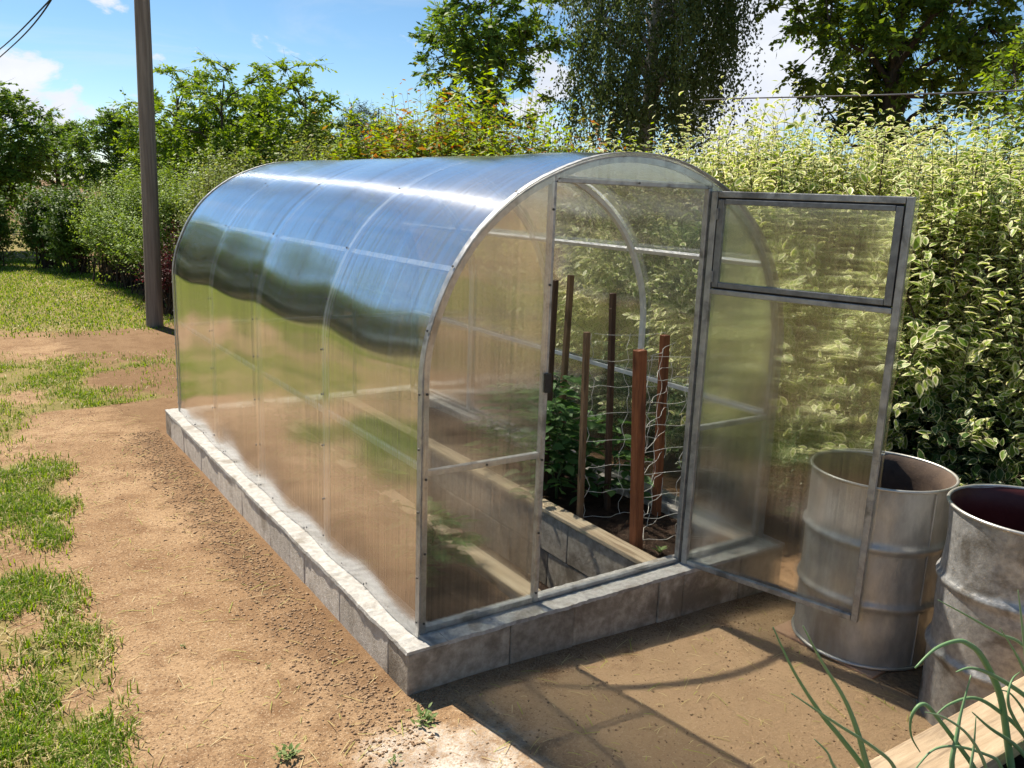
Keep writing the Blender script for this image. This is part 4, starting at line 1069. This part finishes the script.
# clods and small stones of the raked earth
def clods(n, fn, smin, smax, name, lb, seed):
    r = np.random.default_rng(seed); x, y, wgt = fn(n*3, r)
    kp = r.random(len(x)) < wgt; x = x[kp][:n]; y = y[kp][:n]; n = len(x)
    s = smin+(smax-smin)*r.random(n)**4
    base = np.array([(1, 0, 0), (-.5, .87, 0), (-.5, -.87, 0), (0, 0, 1), (0, 0, -1), (.5, -.87, .25)])
    V = base[None]*(.6+.6*r.random((n, 6, 1)))*s[:, None, None]; a = r.random(n)*6.28
    ca_, sa_ = np.cos(a)[:, None], np.sin(a)[:, None]
    V = np.stack([V[..., 0]*ca_-V[..., 1]*sa_, V[..., 0]*sa_+V[..., 1]*ca_, V[..., 2]*.7], -1)+np.stack([x, y, gz(x, y)+s*.05], 1)[:, None]
    tri = np.array([(0, 1, 3), (1, 2, 3), (2, 5, 3), (5, 0, 3), (1, 0, 4), (2, 1, 4), (5, 2, 4), (0, 5, 4)])
    Fc = ((np.arange(n)*6)[:, None, None]+tri[None]).reshape(-1, 3)
    o = link(name, fast_mesh(name, V.reshape(-1, 3), Fc, 3, M['pebble'])); tag(o, lb, 'earth clods', kind='stuff')
clods(14000, lambda n, r: ((lambda x: (x, -.4+4.6*r.random(n), np.exp(-((x+.24)/.15)**2)))(-1.0+.88*r.random(n))), .0018, .013, 'earth_clods', 'raked earth clods along the side of the foundation', 71)
clods(7000, lambda n, r: ((lambda x, y: (x, y, .25+.75*np.clip(vnoise(x, y, 77, 3, 2), 0, 1)))(-1.3+3.2*r.random(n), -1.5+1.38*r.random(n))), .0018, .008, 'earth_crumbs', 'crumbs of earth and small stones on the bare yard', 72)
clods(7000, lambda n, r: ((lambda x, y: (x, y, .15+.85*np.clip(vnoise(x, y, 78, 3, 2), 0, 1)))(-1.6+1.4*r.random(n), -.6+6*r.random(n))), .002, .008, 'path_crumbs', 'crumbs of earth on the bare path beside the greenhouse', 73)
clods(5000, lambda n, r: ((lambda y: (-.1+2.3*r.random(n), y, np.exp(-((y+.14)/.05)**2)))(-.3+.2*r.random(n))), .0015, .008, 'foundation_crumbs', 'crumbs of earth along the front of the foundation', 74)
def straw(n, seed):
    r = np.random.default_rng(seed); x = -1.5+3.4*r.random(n); y = -1.6+6.5*r.random(n); ok = (x < -.12) | (y < -.15); x, y = x[ok], y[ok]; n = len(x)
    a = r.random(n)*6.28; ln_ = .012+.05*r.random(n)**3; w_ = .0012
    P = np.stack([x, y, gz(x, y)+.003], 1); D = np.stack([np.cos(a), np.sin(a), .12*r.normal(size=n)], 1)*ln_[:, None]; Sd = np.stack([-np.sin(a), np.cos(a), np.zeros(n)], 1)*w_
    V = np.stack([P-D-Sd, P-D+Sd, P+Sd*1.2+np.array([0, 0, .003]), P-Sd*1.2+np.array([0, 0, .003]), P+D+Sd, P+D-Sd], 1).reshape(-1, 3); b = (np.arange(n)*6)[:, None]
    Fc = np.concatenate([b+np.array([[0, 1, 2, 3]]), b+np.array([[3, 2, 4, 5]])], 0)
    uv = np.stack([np.repeat(.55+.45*r.random(n), 6), np.full(6*n, .5)], 1)
    tag(link('dry_straw', fast_mesh('dry_straw', V, Fc, 4, M['grass'], uv)), 'bits of dry straw scattered over the bare earth', 'straw', kind='stuff')
straw(2600, 75)
for k, (px, py, s, lb) in enumerate(((425, 722, .05, 'small weed clump at the corner of the foundation'), (287, 757, .045, 'small green weed on the bare earth near the pale lime spill'), (393, 762, .035, 'tiny weed growing in the pale lime spill'),
                                     (184, 648, .022, 'single tiny weed on the bare earth path'), (268, 668, .015, 'lone tiny sprout on the bare earth path nearer the foundation'))):
    p = on_z(px, py, -.19); seedling((p[0], p[1], float(gz(p[0], p[1]))), s, 80+k, lb, 'weed', 'weed', 46 if s > .04 else 12)
